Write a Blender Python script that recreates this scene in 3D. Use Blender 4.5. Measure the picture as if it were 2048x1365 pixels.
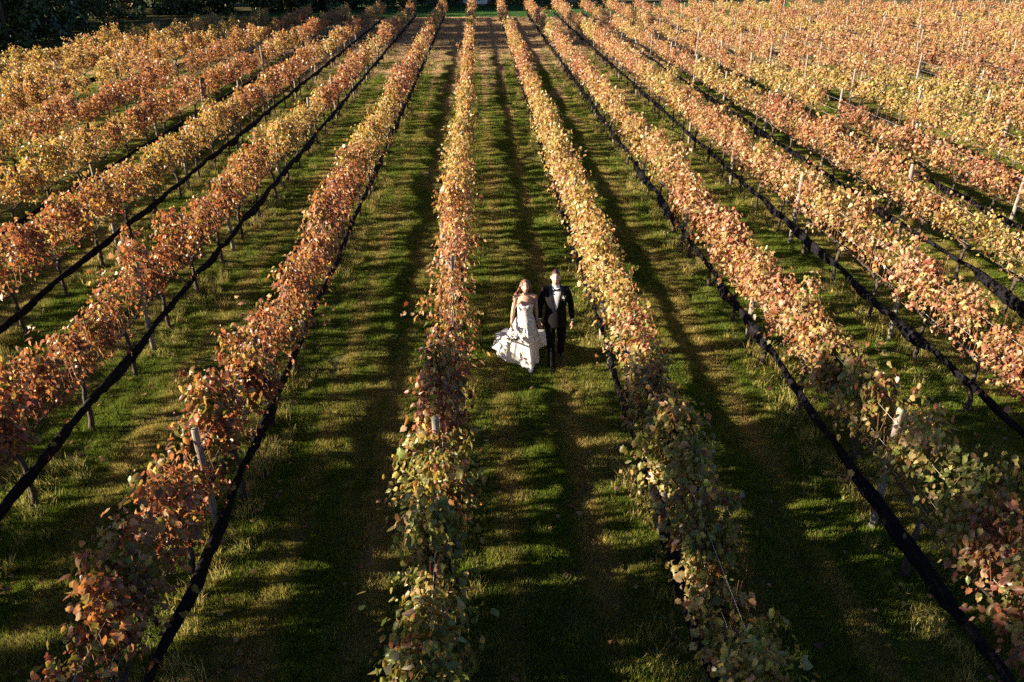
import bpy, bmesh, math, random
import numpy as np
from mathutils import Vector, Matrix

R = math.radians
scene = bpy.context.scene
for o in list(bpy.data.objects):
    bpy.data.objects.remove(o)

# ------------------------------------------------------------------ camera
CAM_H, PITCH, YAW = 6.656, 0.4633, 0.0399
FPX = 1593.0                                   # focal length for a 2048 px wide frame
cam_data = bpy.data.cameras.new('camera')
cam_data.sensor_width = 36.0
cam_data.lens = 36.0 * FPX / 2048.0
cam_data.clip_end = 3000
cam = bpy.data.objects.new('camera', cam_data)
scene.collection.objects.link(cam)
cam.location = (0, 0, CAM_H)
cam.rotation_euler = (math.pi / 2 - PITCH, 0, -YAW)
scene.camera = cam

# ------------------------------------------------------------------ sky, sun, exposure
SUN_EL, SUN_AZ = R(17.0), R(9.0)               # light travels towards +X, a little towards +Y
SUN_DIR = Vector((math.cos(SUN_EL) * math.cos(SUN_AZ), math.cos(SUN_EL) * math.sin(SUN_AZ), -math.sin(SUN_EL)))
world = bpy.data.worlds.new('World')
scene.world = world
world.use_nodes = True
wn = world.node_tree
sky_tex = wn.nodes.new('ShaderNodeTexSky')
sky_tex.sky_type = 'NISHITA'
sky_tex.sun_disc = False
sky_tex.air_density = 0.42
sky_tex.dust_density = 0.3
sky_tex.sun_elevation = SUN_EL
sky_tex.sun_rotation = math.atan2(-SUN_DIR.x, -SUN_DIR.y) % (2 * math.pi)
bg = wn.nodes['Background']
bg.inputs[1].default_value = 0.05
wn.links.new(sky_tex.outputs[0], bg.inputs[0])

sun_data = bpy.data.lights.new('sun', 'SUN')
sun_data.energy = 5.0
sun_data.angle = R(0.55)
sun_data.color = (1.0, 0.83, 0.63)
sun = bpy.data.objects.new('sun', sun_data)
scene.collection.objects.link(sun)
sun.rotation_euler = SUN_DIR.to_track_quat('-Z', 'Y').to_euler()
sun.location = (-30, -5, 25)

scene.view_settings.view_transform = 'Standard'
scene.view_settings.look = 'None'
scene.view_settings.exposure = 2.0
scene.view_settings.gamma = 1.0
scene.view_settings.use_curve_mapping = False
scene.render.engine = 'CYCLES'
scene.cycles.max_bounces = 6
scene.cycles.diffuse_bounces = 2
scene.cycles.transmission_bounces = 4
scene.cycles.transparent_max_bounces = 4
scene.cycles.caustics_reflective = False
scene.cycles.caustics_refractive = False
scene.cycles.use_denoising = False

# ------------------------------------------------------------------ vineyard layout
ROW_S, ROW_X0 = 2.715, -0.538
KMIN, KMAX = -8, 21
POST_Y0, POST_S = 7.82, 5.28
VINE_S = POST_S / 3.0
def row_x(k): return ROW_X0 + k * ROW_S
def row_end(k):
    x = row_x(k)
    if x > -4: return 85.0
    if x > -11.5: return 85.0 - (-4 - x) * 1.05
    return 77.0 - (-11.5 - x) * 1.42

_cp, _sp, _cy, _sy = math.cos(PITCH), math.sin(PITCH), math.cos(YAW), math.sin(YAW)
CF = np.array([_sy * _cp, _cy * _cp, -_sp]); CR = np.array([_cy, -_sy, 0.0]); CU = np.cross(CR, CF)
def project(p):
    q = np.asarray(p, float) - np.array([0, 0, CAM_H])
    zc = q @ CF
    if zc < 0.5: return (-1e6, -1e6, zc)
    return (1024 + FPX * (q @ CR) / zc, 682.5 - FPX * (q @ CU) / zc, zc)
def in_frame(p, m=0):
    x, y, z = project(p)
    return z > 0.5 and -m < x < 2048 + m and -m < y < 1365 + m

# ------------------------------------------------------------------ helpers
COL = scene.collection
def link(name, mesh, parent=None, loc=(0, 0, 0)):
    o = bpy.data.objects.new(name, mesh)
    COL.objects.link(o)
    o.location = loc
    if parent is not None: o.parent = parent
    return o
def tag(o, label=None, cat=None, group=None, kind=None):
    if label: o['label'] = label
    if cat: o['category'] = cat
    if group: o['group'] = group
    if kind: o['kind'] = kind
    return o
def empty(name, loc, rotz=0.0):
    o = bpy.data.objects.new(name, None)
    COL.objects.link(o)
    o.location = loc; o.rotation_euler = (0, 0, rotz)
    o.empty_display_size = 0.1
    return o

def np_mesh(name, V, Fc, mats=(), col=None, smooth=False, midx=None):
    """mesh from vertices (n,3) and a (m,k) face array"""
    me = bpy.data.meshes.new(name)
    V = np.ascontiguousarray(V, dtype=np.float32); Fc = np.ascontiguousarray(Fc, dtype=np.int32)
    me.vertices.add(len(V)); me.vertices.foreach_set('co', V.ravel())
    m, k = Fc.shape
    me.loops.add(m * k); me.loops.foreach_set('vertex_index', Fc.ravel())
    me.polygons.add(m)
    me.polygons.foreach_set('loop_start', np.arange(0, m * k, k, dtype=np.int32))
    if midx is not None: me.polygons.foreach_set('material_index', np.asarray(midx, dtype=np.int32))
    if smooth: me.polygons.foreach_set('use_smooth', np.ones(m, dtype=bool))
    for mt in mats: me.materials.append(mt)
    me.update(calc_edges=True)
    if col is not None:
        a = me.attributes.new('Col', 'FLOAT_COLOR', 'POINT')
        c4 = np.ones((len(V), 4), dtype=np.float32); c4[:, :3] = col
        a.data.foreach_set('color', c4.ravel())
    return me

class MB:
    """collects quads/tris built by hand"""
    def __init__(s): s.v = []; s.f = []
    def add(s, V, Fs):
        n = len(s.v); s.v += [tuple(p) for p in V]; s.f += [tuple(i + n for i in f) for f in Fs]; return s
    def tube(s, pts, radii, n=6, caps=True, squash=1.0):
        pts = [Vector(p) for p in pts]
        if not hasattr(radii, '__len__'): radii = [radii] * len(pts)
        rings = []; prev = None
        for i, p in enumerate(pts):
            d = (pts[min(i + 1, len(pts) - 1)] - pts[max(i - 1, 0)]).normalized()
            if prev is None:
                a = d.cross(Vector((0, 0, 1)) if abs(d.z) < .9 else Vector((1, 0, 0))).normalized()
            else:
                a = (prev - d * prev.dot(d)).normalized()
            prev = a; b = d.cross(a)
            rings.append([p + (a * math.cos(t) + b * math.sin(t) * squash) * radii[i] for t in [2 * math.pi * j / n for j in range(n)]])
        V = [q for r in rings for q in r]; Fs = []
        for i in range(len(rings) - 1):
            for j in range(n):
                Fs.append((i * n + j, i * n + (j + 1) % n, (i + 1) * n + (j + 1) % n, (i + 1) * n + j))
        if caps:
            Fs.append(tuple(range(n - 1, -1, -1))); Fs.append(tuple((len(rings) - 1) * n + j for j in range(n)))
        return s.add(V, Fs)
    def loft(s, rings, n=24, caps=True):
        """rings: (cx, cy, cz, rx, ry[, power])"""
        V = []; Fs = []
        for r in rings:
            cx, cy, cz, rx, ry = r[:5]; p = r[5] if len(r) > 5 else 2.0
            for j in range(n):
                t = 2 * math.pi * j / n; c, q = math.cos(t), math.sin(t)
                V.append((cx + rx * math.copysign(abs(c) ** (2 / p), c), cy + ry * math.copysign(abs(q) ** (2 / p), q), cz))
        for i in range(len(rings) - 1):
            for j in range(n):
                Fs.append((i * n + j, i * n + (j + 1) % n, (i + 1) * n + (j + 1) % n, (i + 1) * n + j))
        if caps:
            Fs.append(tuple(range(n - 1, -1, -1))); Fs.append(tuple((len(rings) - 1) * n + j for j in range(n)))
        return s.add(V, Fs)
    def box(s, c, d, rz=0.0):
        V = []
        for sx in (-.5, .5):
            for sy in (-.5, .5):
                for sz in (-.5, .5):
                    x, y = sx * d[0], sy * d[1]
                    V.append((c[0] + x * math.cos(rz) - y * math.sin(rz), c[1] + x * math.sin(rz) + y * math.cos(rz), c[2] + sz * d[2]))
        return s.add(V, [(0, 1, 3, 2), (4, 6, 7, 5), (0, 4, 5, 1), (2, 3, 7, 6), (0, 2, 6, 4), (1, 5, 7, 3)])
    def sphere(s, c, r, nu=12, nv=8):
        if not hasattr(r, '__len__'): r = (r, r, r)
        V = [(c[0], c[1], c[2] + r[2])]
        for i in range(1, nv):
            a = math.pi * i / nv
            for j in range(nu):
                t = 2 * math.pi * j / nu
                V.append((c[0] + r[0] * math.sin(a) * math.cos(t), c[1] + r[1] * math.sin(a) * math.sin(t), c[2] + r[2] * math.cos(a)))
        V.append((c[0], c[1], c[2] - r[2])); Fs = []
        for j in range(nu): Fs.append((0, 1 + j, 1 + (j + 1) % nu))
        for i in range(nv - 2):
            for j in range(nu):
                a = 1 + i * nu; Fs.append((a + j, a + nu + j, a + nu + (j + 1) % nu, a + (j + 1) % nu))
        b = 1 + (nv - 2) * nu
        for j in range(nu): Fs.append((b + j, len(V) - 1, b + (j + 1) % nu))
        return s.add(V, Fs)
    def mesh(s, name, mat=None, smooth=True):
        me = bpy.data.meshes.new(name); me.from_pydata(s.v, [], s.f)
        bm = bmesh.new(); bm.from_mesh(me); bmesh.ops.recalc_face_normals(bm, faces=bm.faces); bm.to_mesh(me); bm.free()
        if mat: me.materials.append(mat)
        if smooth: me.polygons.foreach_set('use_smooth', np.ones(len(me.polygons), dtype=bool))
        me.update(); return me
    def build(s, name, mat, parent=None, loc=(0, 0, 0), smooth=True):
        return link(name, s.mesh(name, mat, smooth), parent, loc)

def smoothnoise(x, y, seed=0):
    """cheap smooth field in about 0..1"""
    r = np.random.default_rng(900 + seed); t = 0.0
    for i in range(6):
        fx, fy, p = r.uniform(-1, 1), r.uniform(-1, 1), r.uniform(0, 6.28)
        t = t + np.sin(x * fx + y * fy + p)
    return 0.5 + t / 7.0

# ------------------------------------------------------------------ materials
def mat_new(name):
    m = bpy.data.materials.new(name); m.use_nodes = True
    return m, m.node_tree.nodes, m.node_tree.links, m.node_tree.nodes['Principled BSDF']
def mat_plain(name, col, rough=0.6, spec=0.4, noise=0.0, nscale=20.0, bump=0.0, sheen=0.0):
    m, N, L, P = mat_new(name)
    P.inputs['Base Color'].default_value = (*col, 1); P.inputs['Roughness'].default_value = rough
    P.inputs['Specular IOR Level'].default_value = spec
    if sheen: P.inputs['Sheen Weight'].default_value = sheen
    if noise or bump:
        tc = N.new('ShaderNodeTexCoord'); nz = N.new('ShaderNodeTexNoise'); nz.inputs['Scale'].default_value = nscale; nz.inputs['Detail'].default_value = 5
        L.new(tc.outputs['Object'], nz.inputs['Vector'])
        if noise:
            mx = N.new('ShaderNodeMix'); mx.data_type = 'RGBA'
            mx.inputs['A'].default_value = (*[c * (1 - noise) for c in col], 1); mx.inputs['B'].default_value = (*[min(1, c * (1 + noise)) for c in col], 1)
            L.new(nz.outputs['Fac'], mx.inputs['Factor']); L.new(mx.outputs['Result'], P.inputs['Base Color'])
        if bump:
            b = N.new('ShaderNodeBump'); b.inputs['Strength'].default_value = bump; b.inputs['Distance'].default_value = 0.01
            L.new(nz.outputs['Fac'], b.inputs['Height']); L.new(b.outputs['Normal'], P.inputs['Normal'])
    return m

def mat_leaf(name, trans=0.44, rough=0.40, spec=0.5, tint=(1.25, 1.0, 0.66)):
    m, N, L, P = mat_new(name)
    at = N.new('ShaderNodeAttribute'); at.attribute_name = 'Col'
    P.inputs['Roughness'].default_value = rough; P.inputs['Specular IOR Level'].default_value = spec
    L.new(at.outputs['Color'], P.inputs['Base Color'])
    tr = N.new('ShaderNodeBsdfTranslucent')
    mu = N.new('ShaderNodeMix'); mu.data_type = 'RGBA'; mu.blend_type = 'MULTIPLY'; mu.inputs['Factor'].default_value = 1.0
    mu.inputs['B'].default_value = (*tint, 1)
    L.new(at.outputs['Color'], mu.inputs['A']); L.new(mu.outputs['Result'], tr.inputs['Color'])
    ms = N.new('ShaderNodeMixShader'); ms.inputs['Fac'].default_value = trans
    L.new(P.outputs[0], ms.inputs[1]); L.new(tr.outputs[0], ms.inputs[2])
    L.new(ms.outputs[0], N['Material Output'].inputs['Surface'])
    return m

def ground_colour(N, L, green, straw, soil, far_lo=26, far_hi=98, litter=True):
    """colour by world position: green turf, straw patches along the rows, bare dry ground towards the far end"""
    geo = N.new('ShaderNodeNewGeometry')
    mp = N.new('ShaderNodeMapping'); mp.inputs['Scale'].default_value = (0.9, 0.32, 1.0)
    L.new(geo.outputs['Position'], mp.inputs['Vector'])
    n1 = N.new('ShaderNodeTexNoise'); n1.inputs['Scale'].default_value = 1.0; n1.inputs['Detail'].default_value = 6; n1.inputs['Roughness'].default_value = 0.62
    L.new(mp.outputs['Vector'], n1.inputs['Vector'])
    n2 = N.new('ShaderNodeTexNoise'); n2.inputs['Scale'].default_value = 3.3; n2.inputs['Detail'].default_value = 4
    L.new(geo.outputs['Position'], n2.inputs['Vector'])
    sep = N.new('ShaderNodeSeparateXYZ'); L.new(geo.outputs['Position'], sep.inputs[0])
    fr = N.new('ShaderNodeMath'); fr.operation = 'MULTIPLY_ADD'; fr.inputs[1].default_value = 1 / ROW_S; fr.inputs[2].default_value = -ROW_X0 / ROW_S + 40; L.new(sep.outputs['X'], fr.inputs[0])
    fc = N.new('ShaderNodeMath'); fc.operation = 'PINGPONG'; fc.inputs[1].default_value = .5; L.new(fr.outputs[0], fc.inputs[0])
    tk = N.new('ShaderNodeMath'); tk.operation = 'SUBTRACT'; tk.inputs[1].default_value = .31; L.new(fc.outputs[0], tk.inputs[0])
    tb = N.new('ShaderNodeMath'); tb.operation = 'ABSOLUTE'; L.new(tk.outputs[0], tb.inputs[0])
    wr = N.new('ShaderNodeMapRange'); wr.interpolation_type = 'SMOOTHSTEP'; wr.inputs['From Min'].default_value = .11; wr.inputs['From Max'].default_value = .01; wr.inputs['To Min'].default_value = 0.0; wr.inputs['To Max'].default_value = .13; L.new(tb.outputs[0], wr.inputs['Value'])
    n1b = N.new('ShaderNodeMath'); n1b.operation = 'ADD'; L.new(n1.outputs['Fac'], n1b.inputs[0]); L.new(wr.outputs['Result'], n1b.inputs[1])
    r1 = N.new('ShaderNodeMapRange'); r1.inputs['From Min'].default_value = 0.47; r1.inputs['From Max'].default_value = 0.75
    L.new(n1b.outputs[0], r1.inputs['Value'])
    m1 = N.new('ShaderNodeMix'); m1.data_type = 'RGBA'; m1.inputs['A'].default_value = (*green, 1); m1.inputs['B'].default_value = (*straw, 1)
    L.new(r1.outputs['Result'], m1.inputs['Factor'])
    far = N.new('ShaderNodeMapRange'); far.inputs['From Min'].default_value = far_lo; far.inputs['From Max'].default_value = far_hi
    L.new(sep.outputs['Y'], far.inputs['Value'])
    ad = N.new('ShaderNodeMath'); ad.operation = 'ADD'; L.new(far.outputs['Result'], ad.inputs[0]); L.new(n1b.outputs[0], ad.inputs[1])
    r2 = N.new('ShaderNodeMapRange'); r2.inputs['From Min'].default_value = 0.74; r2.inputs['From Max'].default_value = 1.0
    L.new(ad.outputs[0], r2.inputs['Value'])
    m2 = N.new('ShaderNodeMix'); m2.data_type = 'RGBA'; m2.inputs['B'].default_value = (*soil, 1)
    L.new(m1.outputs['Result'], m2.inputs['A']); L.new(r2.outputs['Result'], m2.inputs['Factor'])
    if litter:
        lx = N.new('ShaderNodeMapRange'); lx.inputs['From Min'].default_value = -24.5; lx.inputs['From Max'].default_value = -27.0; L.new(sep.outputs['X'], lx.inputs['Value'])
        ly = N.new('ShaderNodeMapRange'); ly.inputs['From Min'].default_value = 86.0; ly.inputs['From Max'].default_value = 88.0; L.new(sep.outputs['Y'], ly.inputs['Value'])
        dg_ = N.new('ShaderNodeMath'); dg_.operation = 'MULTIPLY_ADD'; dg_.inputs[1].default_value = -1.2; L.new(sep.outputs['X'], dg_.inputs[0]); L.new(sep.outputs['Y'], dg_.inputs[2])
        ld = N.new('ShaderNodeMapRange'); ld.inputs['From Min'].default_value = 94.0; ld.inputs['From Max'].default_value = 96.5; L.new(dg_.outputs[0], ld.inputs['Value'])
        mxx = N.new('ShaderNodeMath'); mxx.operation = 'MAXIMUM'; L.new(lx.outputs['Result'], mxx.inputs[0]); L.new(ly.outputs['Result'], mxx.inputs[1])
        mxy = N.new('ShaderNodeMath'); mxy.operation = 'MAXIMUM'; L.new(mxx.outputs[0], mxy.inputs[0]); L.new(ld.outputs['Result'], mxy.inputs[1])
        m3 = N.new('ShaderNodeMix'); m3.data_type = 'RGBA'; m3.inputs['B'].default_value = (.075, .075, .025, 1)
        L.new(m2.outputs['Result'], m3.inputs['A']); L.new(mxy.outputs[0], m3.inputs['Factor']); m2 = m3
    hs = N.new('ShaderNodeHueSaturation')
    r3 = N.new('ShaderNodeMapRange'); r3.inputs['To Min'].default_value = 0.65; r3.inputs['To Max'].default_value = 1.35
    L.new(n2.outputs['Fac'], r3.inputs['Value']); L.new(r3.outputs['Result'], hs.inputs['Value']); L.new(m2.outputs['Result'], hs.inputs['Color'])
    return hs.outputs['Color'], n2

def mat_ground():
    m, N, L, P = mat_new('ground_soil')
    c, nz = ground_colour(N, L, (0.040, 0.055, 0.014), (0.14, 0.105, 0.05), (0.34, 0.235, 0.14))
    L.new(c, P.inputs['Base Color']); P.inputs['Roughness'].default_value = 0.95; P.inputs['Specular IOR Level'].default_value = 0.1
    geo = N.new('ShaderNodeNewGeometry'); n3 = N.new('ShaderNodeTexNoise'); n3.inputs['Scale'].default_value = 9; n3.inputs['Detail'].default_value = 8
    L.new(geo.outputs['Position'], n3.inputs['Vector'])
    b = N.new('ShaderNodeBump'); b.inputs['Strength'].default_value = 0.9; b.inputs['Distance'].default_value = 0.06
    L.new(n3.outputs['Fac'], b.inputs['Height']); L.new(b.outputs['Normal'], P.inputs['Normal'])
    return m
def mat_grass(name, green, straw, soil, trans=0.3, **kw):
    m, N, L, P = mat_new(name)
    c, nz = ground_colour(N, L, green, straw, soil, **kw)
    at = N.new('ShaderNodeAttribute'); at.attribute_name = 'Col'
    mu = N.new('ShaderNodeMix'); mu.data_type = 'RGBA'; mu.blend_type = 'MULTIPLY'; mu.inputs['Factor'].default_value = 1.0
    L.new(c, mu.inputs['A']); L.new(at.outputs['Color'], mu.inputs['B'])
    L.new(mu.outputs['Result'], P.inputs['Base Color']); P.inputs['Roughness'].default_value = 0.6; P.inputs['Specular IOR Level'].default_value = 0.25
    tr = N.new('ShaderNodeBsdfTranslucent'); L.new(mu.outputs['Result'], tr.inputs['Color'])
    ms = N.new('ShaderNodeMixShader'); ms.inputs['Fac'].default_value = trans
    L.new(P.outputs[0], ms.inputs[1]); L.new(tr.outputs[0], ms.inputs[2]); L.new(ms.outputs[0], N['Material Output'].inputs['Surface'])
    return m
def mat_post():
    m, N, L, P = mat_new('weathered_post_wood')
    tc = N.new('ShaderNodeTexCoord'); mp = N.new('ShaderNodeMapping'); mp.inputs['Scale'].default_value = (60, 60, 3.5)
    L.new(tc.outputs['Object'], mp.inputs['Vector'])
    nz = N.new('ShaderNodeTexNoise'); nz.inputs['Scale'].default_value = 1; nz.inputs['Detail'].default_value = 6; L.new(mp.outputs['Vector'], nz.inputs['Vector'])
    n2 = N.new('ShaderNodeTexNoise'); n2.inputs['Scale'].default_value = 3; n2.inputs['Detail'].default_value = 3; L.new(tc.outputs['Object'], n2.inputs['Vector'])
    cr = N.new('ShaderNodeValToRGB'); e = cr.color_ramp.elements
    e[0].position = .3; e[0].color = (.14, .11, .08, 1); e[1].position = .72; e[1].color = (.46, .40, .31, 1)
    L.new(nz.outputs['Fac'], cr.inputs['Fac'])
    mx = N.new('ShaderNodeMix'); mx.data_type = 'RGBA'; mx.blend_type = 'MULTIPLY'; mx.inputs['Factor'].default_value = .6
    L.new(cr.outputs['Color'], mx.inputs['A']); L.new(n2.outputs['Color'], mx.inputs['B'])
    hs = N.new('ShaderNodeHueSaturation'); hs.inputs['Saturation'].default_value = .75; hs.inputs['Value'].default_value = 1.0; L.new(mx.outputs['Result'], hs.inputs['Color'])
    L.new(hs.outputs['Color'], P.inputs['Base Color']); P.inputs['Roughness'].default_value = .85
    b = N.new('ShaderNodeBump'); b.inputs['Strength'].default_value = .5; b.inputs['Distance'].default_value = .004
    L.new(nz.outputs['Fac'], b.inputs['Height']); L.new(b.outputs['Normal'], P.inputs['Normal'])
    return m
def mat_net():
    m, N, L, P = mat_new('black_netting')
    tc = N.new('ShaderNodeTexCoord'); mp = N.new('ShaderNodeMapping'); mp.inputs['Scale'].default_value = (26, 5, 26)
    L.new(tc.outputs['Object'], mp.inputs['Vector'])
    nz = N.new('ShaderNodeTexNoise'); nz.inputs['Scale'].default_value = 1; nz.inputs['Detail'].default_value = 7; nz.inputs['Roughness'].default_value = .7
    L.new(mp.outputs['Vector'], nz.inputs['Vector'])
    cr = N.new('ShaderNodeValToRGB'); e = cr.color_ramp.elements
    e[0].position = .5; e[0].color = (.004, .004, .006, 1); e[1].position = .80; e[1].color = (.034, .030, .028, 1)
    L.new(nz.outputs['Fac'], cr.inputs['Fac']); L.new(cr.outputs['Color'], P.inputs['Base Color'])
    P.inputs['Roughness'].default_value = .9; P.inputs['Specular IOR Level'].default_value = .12
    b = N.new('ShaderNodeBump'); b.inputs['Strength'].default_value = .6; b.inputs['Distance'].default_value = .02
    L.new(nz.outputs['Fac'], b.inputs['Height']); L.new(b.outputs['Normal'], P.inputs['Normal'])
    return m
def mat_bark(name, a, b_):
    m, N, L, P = mat_new(name)
    tc = N.new('ShaderNodeTexCoord'); mp = N.new('ShaderNodeMapping'); mp.inputs['Scale'].default_value = (1, 1, .25)
    L.new(tc.outputs['Object'], mp.inputs['Vector'])
    nz = N.new('ShaderNodeTexNoise'); nz.inputs['Scale'].default_value = 45; nz.inputs['Detail'].default_value = 6; L.new(mp.outputs['Vector'], nz.inputs['Vector'])
    cr = N.new('ShaderNodeValToRGB'); e = cr.color_ramp.elements
    e[0].position = .35; e[0].color = (*a, 1); e[1].position = .7; e[1].color = (*b_, 1)
    L.new(nz.outputs['Fac'], cr.inputs['Fac']); L.new(cr.outputs['Color'], P.inputs['Base Color']); P.inputs['Roughness'].default_value = .9
    b = N.new('ShaderNodeBump'); b.inputs['Strength'].default_value = .8; b.inputs['Distance'].default_value = .01
    L.new(nz.outputs['Fac'], b.inputs['Height']); L.new(b.outputs['Normal'], P.inputs['Normal'])
    return m

M_VINE = mat_leaf('vine_leaf')
M_TREE = mat_leaf('tree_leaf', trans=0.22, tint=(1.0, 1.0, 0.6))
M_GROUND = mat_ground()
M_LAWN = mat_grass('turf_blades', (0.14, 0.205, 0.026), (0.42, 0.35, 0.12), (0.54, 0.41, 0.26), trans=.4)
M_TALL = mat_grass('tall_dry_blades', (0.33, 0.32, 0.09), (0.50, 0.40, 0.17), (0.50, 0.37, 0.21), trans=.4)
M_FARLAWN = mat_grass('garden_lawn_blades', (0.035, 0.11, 0.025), (0.06, 0.13, 0.028), (0.04, 0.11, 0.025), far_lo=900, far_hi=1000, litter=False)
M_POST = mat_post()
M_NET = mat_net()
M_BARK = mat_bark('vine_bark', (.022, .016, .012), (.085, .062, .046))
M_TBARK = mat_bark('tree_bark', (.05, .035, .025), (.16, .11, .08))
M_CANE = mat_plain('cane_bark', (.26, .12, .07), .7, .3, noise=.35, nscale=30)
M_WIRE = mat_plain('galvanised_wire', (.55, .53, .50), .45, .5)

# ------------------------------------------------------------------ ground
def sheet(name, x0, x1, y0, y1, z, mat, nx=1, ny=1):
    xs = np.linspace(x0, x1, nx + 1); ys = np.linspace(y0, y1, ny + 1)
    V = np.array([(x, y, z) for y in ys for x in xs]); w = nx + 1
    Fs = np.array([(j * w + i, j * w + i + 1, (j + 1) * w + i + 1, (j + 1) * w + i) for j in range(ny) for i in range(nx)])
    return link(name, np_mesh(name, V, Fs, [mat]))
tag(sheet('ground', -700, 700, -300, 1500, 0, M_GROUND), 'mown vineyard turf and bare earth between and around the vine rows', 'ground', kind='structure')
mlawn, N_, L_, P_ = mat_new('garden_turf'); P_.inputs['Base Color'].default_value = (.03, .09, .022, 1); P_.inputs['Roughness'].default_value = .9
tag(sheet('lawn', -24, 40, 86.2, 103.5, 0.006, mlawn), 'bright green lawn beyond the far end of the vine rows', 'lawn', kind='structure')

def instancer(name, patch_V, patch_F, patch_col, mat, pts, rotz, scl):
    """one object: a patch of blades repeated on points, all inside its own geometry nodes"""
    nV = len(patch_V)
    V = np.vstack([patch_V, pts])
    me = np_mesh(name, V, patch_F, [mat], col=np.vstack([patch_col, np.ones((len(pts), 3))]))
    a = me.attributes.new('pt', 'BOOLEAN', 'POINT'); a.data.foreach_set('value', np.r_[np.zeros(nV, bool), np.ones(len(pts), bool)])
    a = me.attributes.new('rz', 'FLOAT', 'POINT'); a.data.foreach_set('value', np.r_[np.zeros(nV), rotz].astype(np.float32))
    a = me.attributes.new('sc', 'FLOAT', 'POINT'); a.data.foreach_set('value', np.r_[np.ones(nV), scl].astype(np.float32))
    o = link(name, me)
    g = bpy.data.node_groups.new(name + '_nodes', 'GeometryNodeTree')
    g.interface.new_socket('Geometry', in_out='INPUT', socket_type='NodeSocketGeometry')
    g.interface.new_socket('Geometry', in_out='OUTPUT', socket_type='NodeSocketGeometry')
    n = g.nodes; gi = n.new('NodeGroupInput'); go = n.new('NodeGroupOutput')
    def attr(nm, ty):
        q = n.new('GeometryNodeInputNamedAttribute'); q.data_type = ty; q.inputs['Name'].default_value = nm; return q.outputs['Attribute']
    sp = n.new('GeometryNodeSeparateGeometry'); sp.domain = 'POINT'
    g.links.new(gi.outputs[0], sp.inputs['Geometry']); g.links.new(attr('pt', 'BOOLEAN'), sp.inputs['Selection'])
    ip = n.new('GeometryNodeInstanceOnPoints')
    g.links.new(sp.outputs['Selection'], ip.inputs['Points']); g.links.new(sp.outputs['Inverted'], ip.inputs['Instance'])
    cx = n.new('ShaderNodeCombineXYZ'); g.links.new(attr('rz', 'FLOAT'), cx.inputs['Z'])
    g.links.new(cx.outputs[0], ip.inputs['Rotation']); g.links.new(attr('sc', 'FLOAT'), ip.inputs['Scale'])
    g.links.new(ip.outputs[0], go.inputs[0])
    md = o.modifiers.new('scatter', 'NODES'); md.node_group = g
    return o

def blade_patch(n, size, h0, h1, w, lean, seed, two=False, disc=False, tufty=0.0):
    r = np.random.default_rng(seed)
    x = r.uniform(-size / 2, size / 2, n); y = r.uniform(-size / 2, size / 2, n)
    if disc:
        a = r.uniform(0, 6.283, n); d = size / 2 * np.sqrt(r.uniform(0, 1, n)); x, y = d * np.cos(a), d * np.sin(a)
    dens = smoothnoise(x * 14, y * 14, seed + 3)
    h = r.uniform(h0, h1, n) * (1 - tufty + 2 * tufty * dens)
    a = r.uniform(0, 6.283, n); la = r.uniform(0, 6.283, n); l = h * lean * r.uniform(.2, 1, n)
    ca, sa = np.cos(a) * w * .5, np.sin(a) * w * .5
    z0 = np.zeros(n)
    b1 = np.c_[x - ca, y - sa, z0]; b2 = np.c_[x + ca, y + sa, z0]
    tip = np.c_[x + l * np.cos(la), y + l * np.sin(la), h]
    cv = r.uniform(.6, 1.35, n)[:, None] * np.c_[r.uniform(.85, 1.25, n), np.ones(n), r.uniform(.7, 1.1, n)]
    if not two:
        V = np.stack([b1, b2, tip], 1).reshape(-1, 3); Fc = np.arange(3 * n).reshape(-1, 3); C = np.repeat(cv, 3, 0)
    else:
        mx, my = x + l * .3 * np.cos(la), y + l * .3 * np.sin(la)
        m1 = np.c_[mx - ca * .8, my - sa * .8, h * .6]; m2 = np.c_[mx + ca * .8, my + sa * .8, h * .6]
        V = np.stack([b1, b2, m2, m1, tip], 1).reshape(-1, 3); i = np.arange(n)[:, None] * 5
        Fc = np.vstack([i + [0, 1, 2], i + [0, 2, 3], i + [3, 2, 4]]); C = np.repeat(cv, 5, 0)
    return V, Fc, C

rg = np.random.default_rng(5)
def lawn_points(y0, y1, step):
    P = []
    for yy in np.arange(y0, y1, step):
        hw = 8.0 + 0.78 * max(yy, 0)
        xc = yy * _sy
        for xx in np.arange(xc - hw, xc + hw, step):
            k = (xx - ROW_X0) / ROW_S
            if k < KMIN - 1.2 or xx > 56: continue
            P.append((xx + rg.uniform(-.2, .2) * step, yy + rg.uniform(-.2, .2) * step, 0))
    return np.array(P)
for nm, (y0, y1, step, n, h0, h1, w) in {'a': (2.5, 20, .62, 4200, .025, .075, .008), 'b': (20, 45, 1.0, 4200, .03, .085, .013), 'c': (45, 86, 1.6, 4000, .03, .085, .022)}.items():
    V, Fc, C = blade_patch(n, step * 1.25, h0, h1, w, .6, 11 + ord(nm), tufty=.5)
    P = lawn_points(y0, y1, step)
    lab = {'a': 'short mown grass with straw patches in the near aisles around the couple', 'b': 'short mown grass in the aisles of the middle distance', 'c': 'thin dry grass in the aisles near the far end of the rows'}[nm]
    tag(instancer('mown_grass', V, Fc, C, M_LAWN, P, rg.uniform(0, 6.28, len(P)), rg.uniform(.85, 1.15, len(P))), lab, 'grass', kind='stuff')
V, Fc, C = blade_patch(2200, 2.4, .03, .07, .03, .8, 77)
P = np.array([(x + rg.uniform(-.3, .3), y + rg.uniform(-.3, .3), .006) for x in np.arange(-22, 38, 1.9) for y in np.arange(87, 103, 1.9)])
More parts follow.
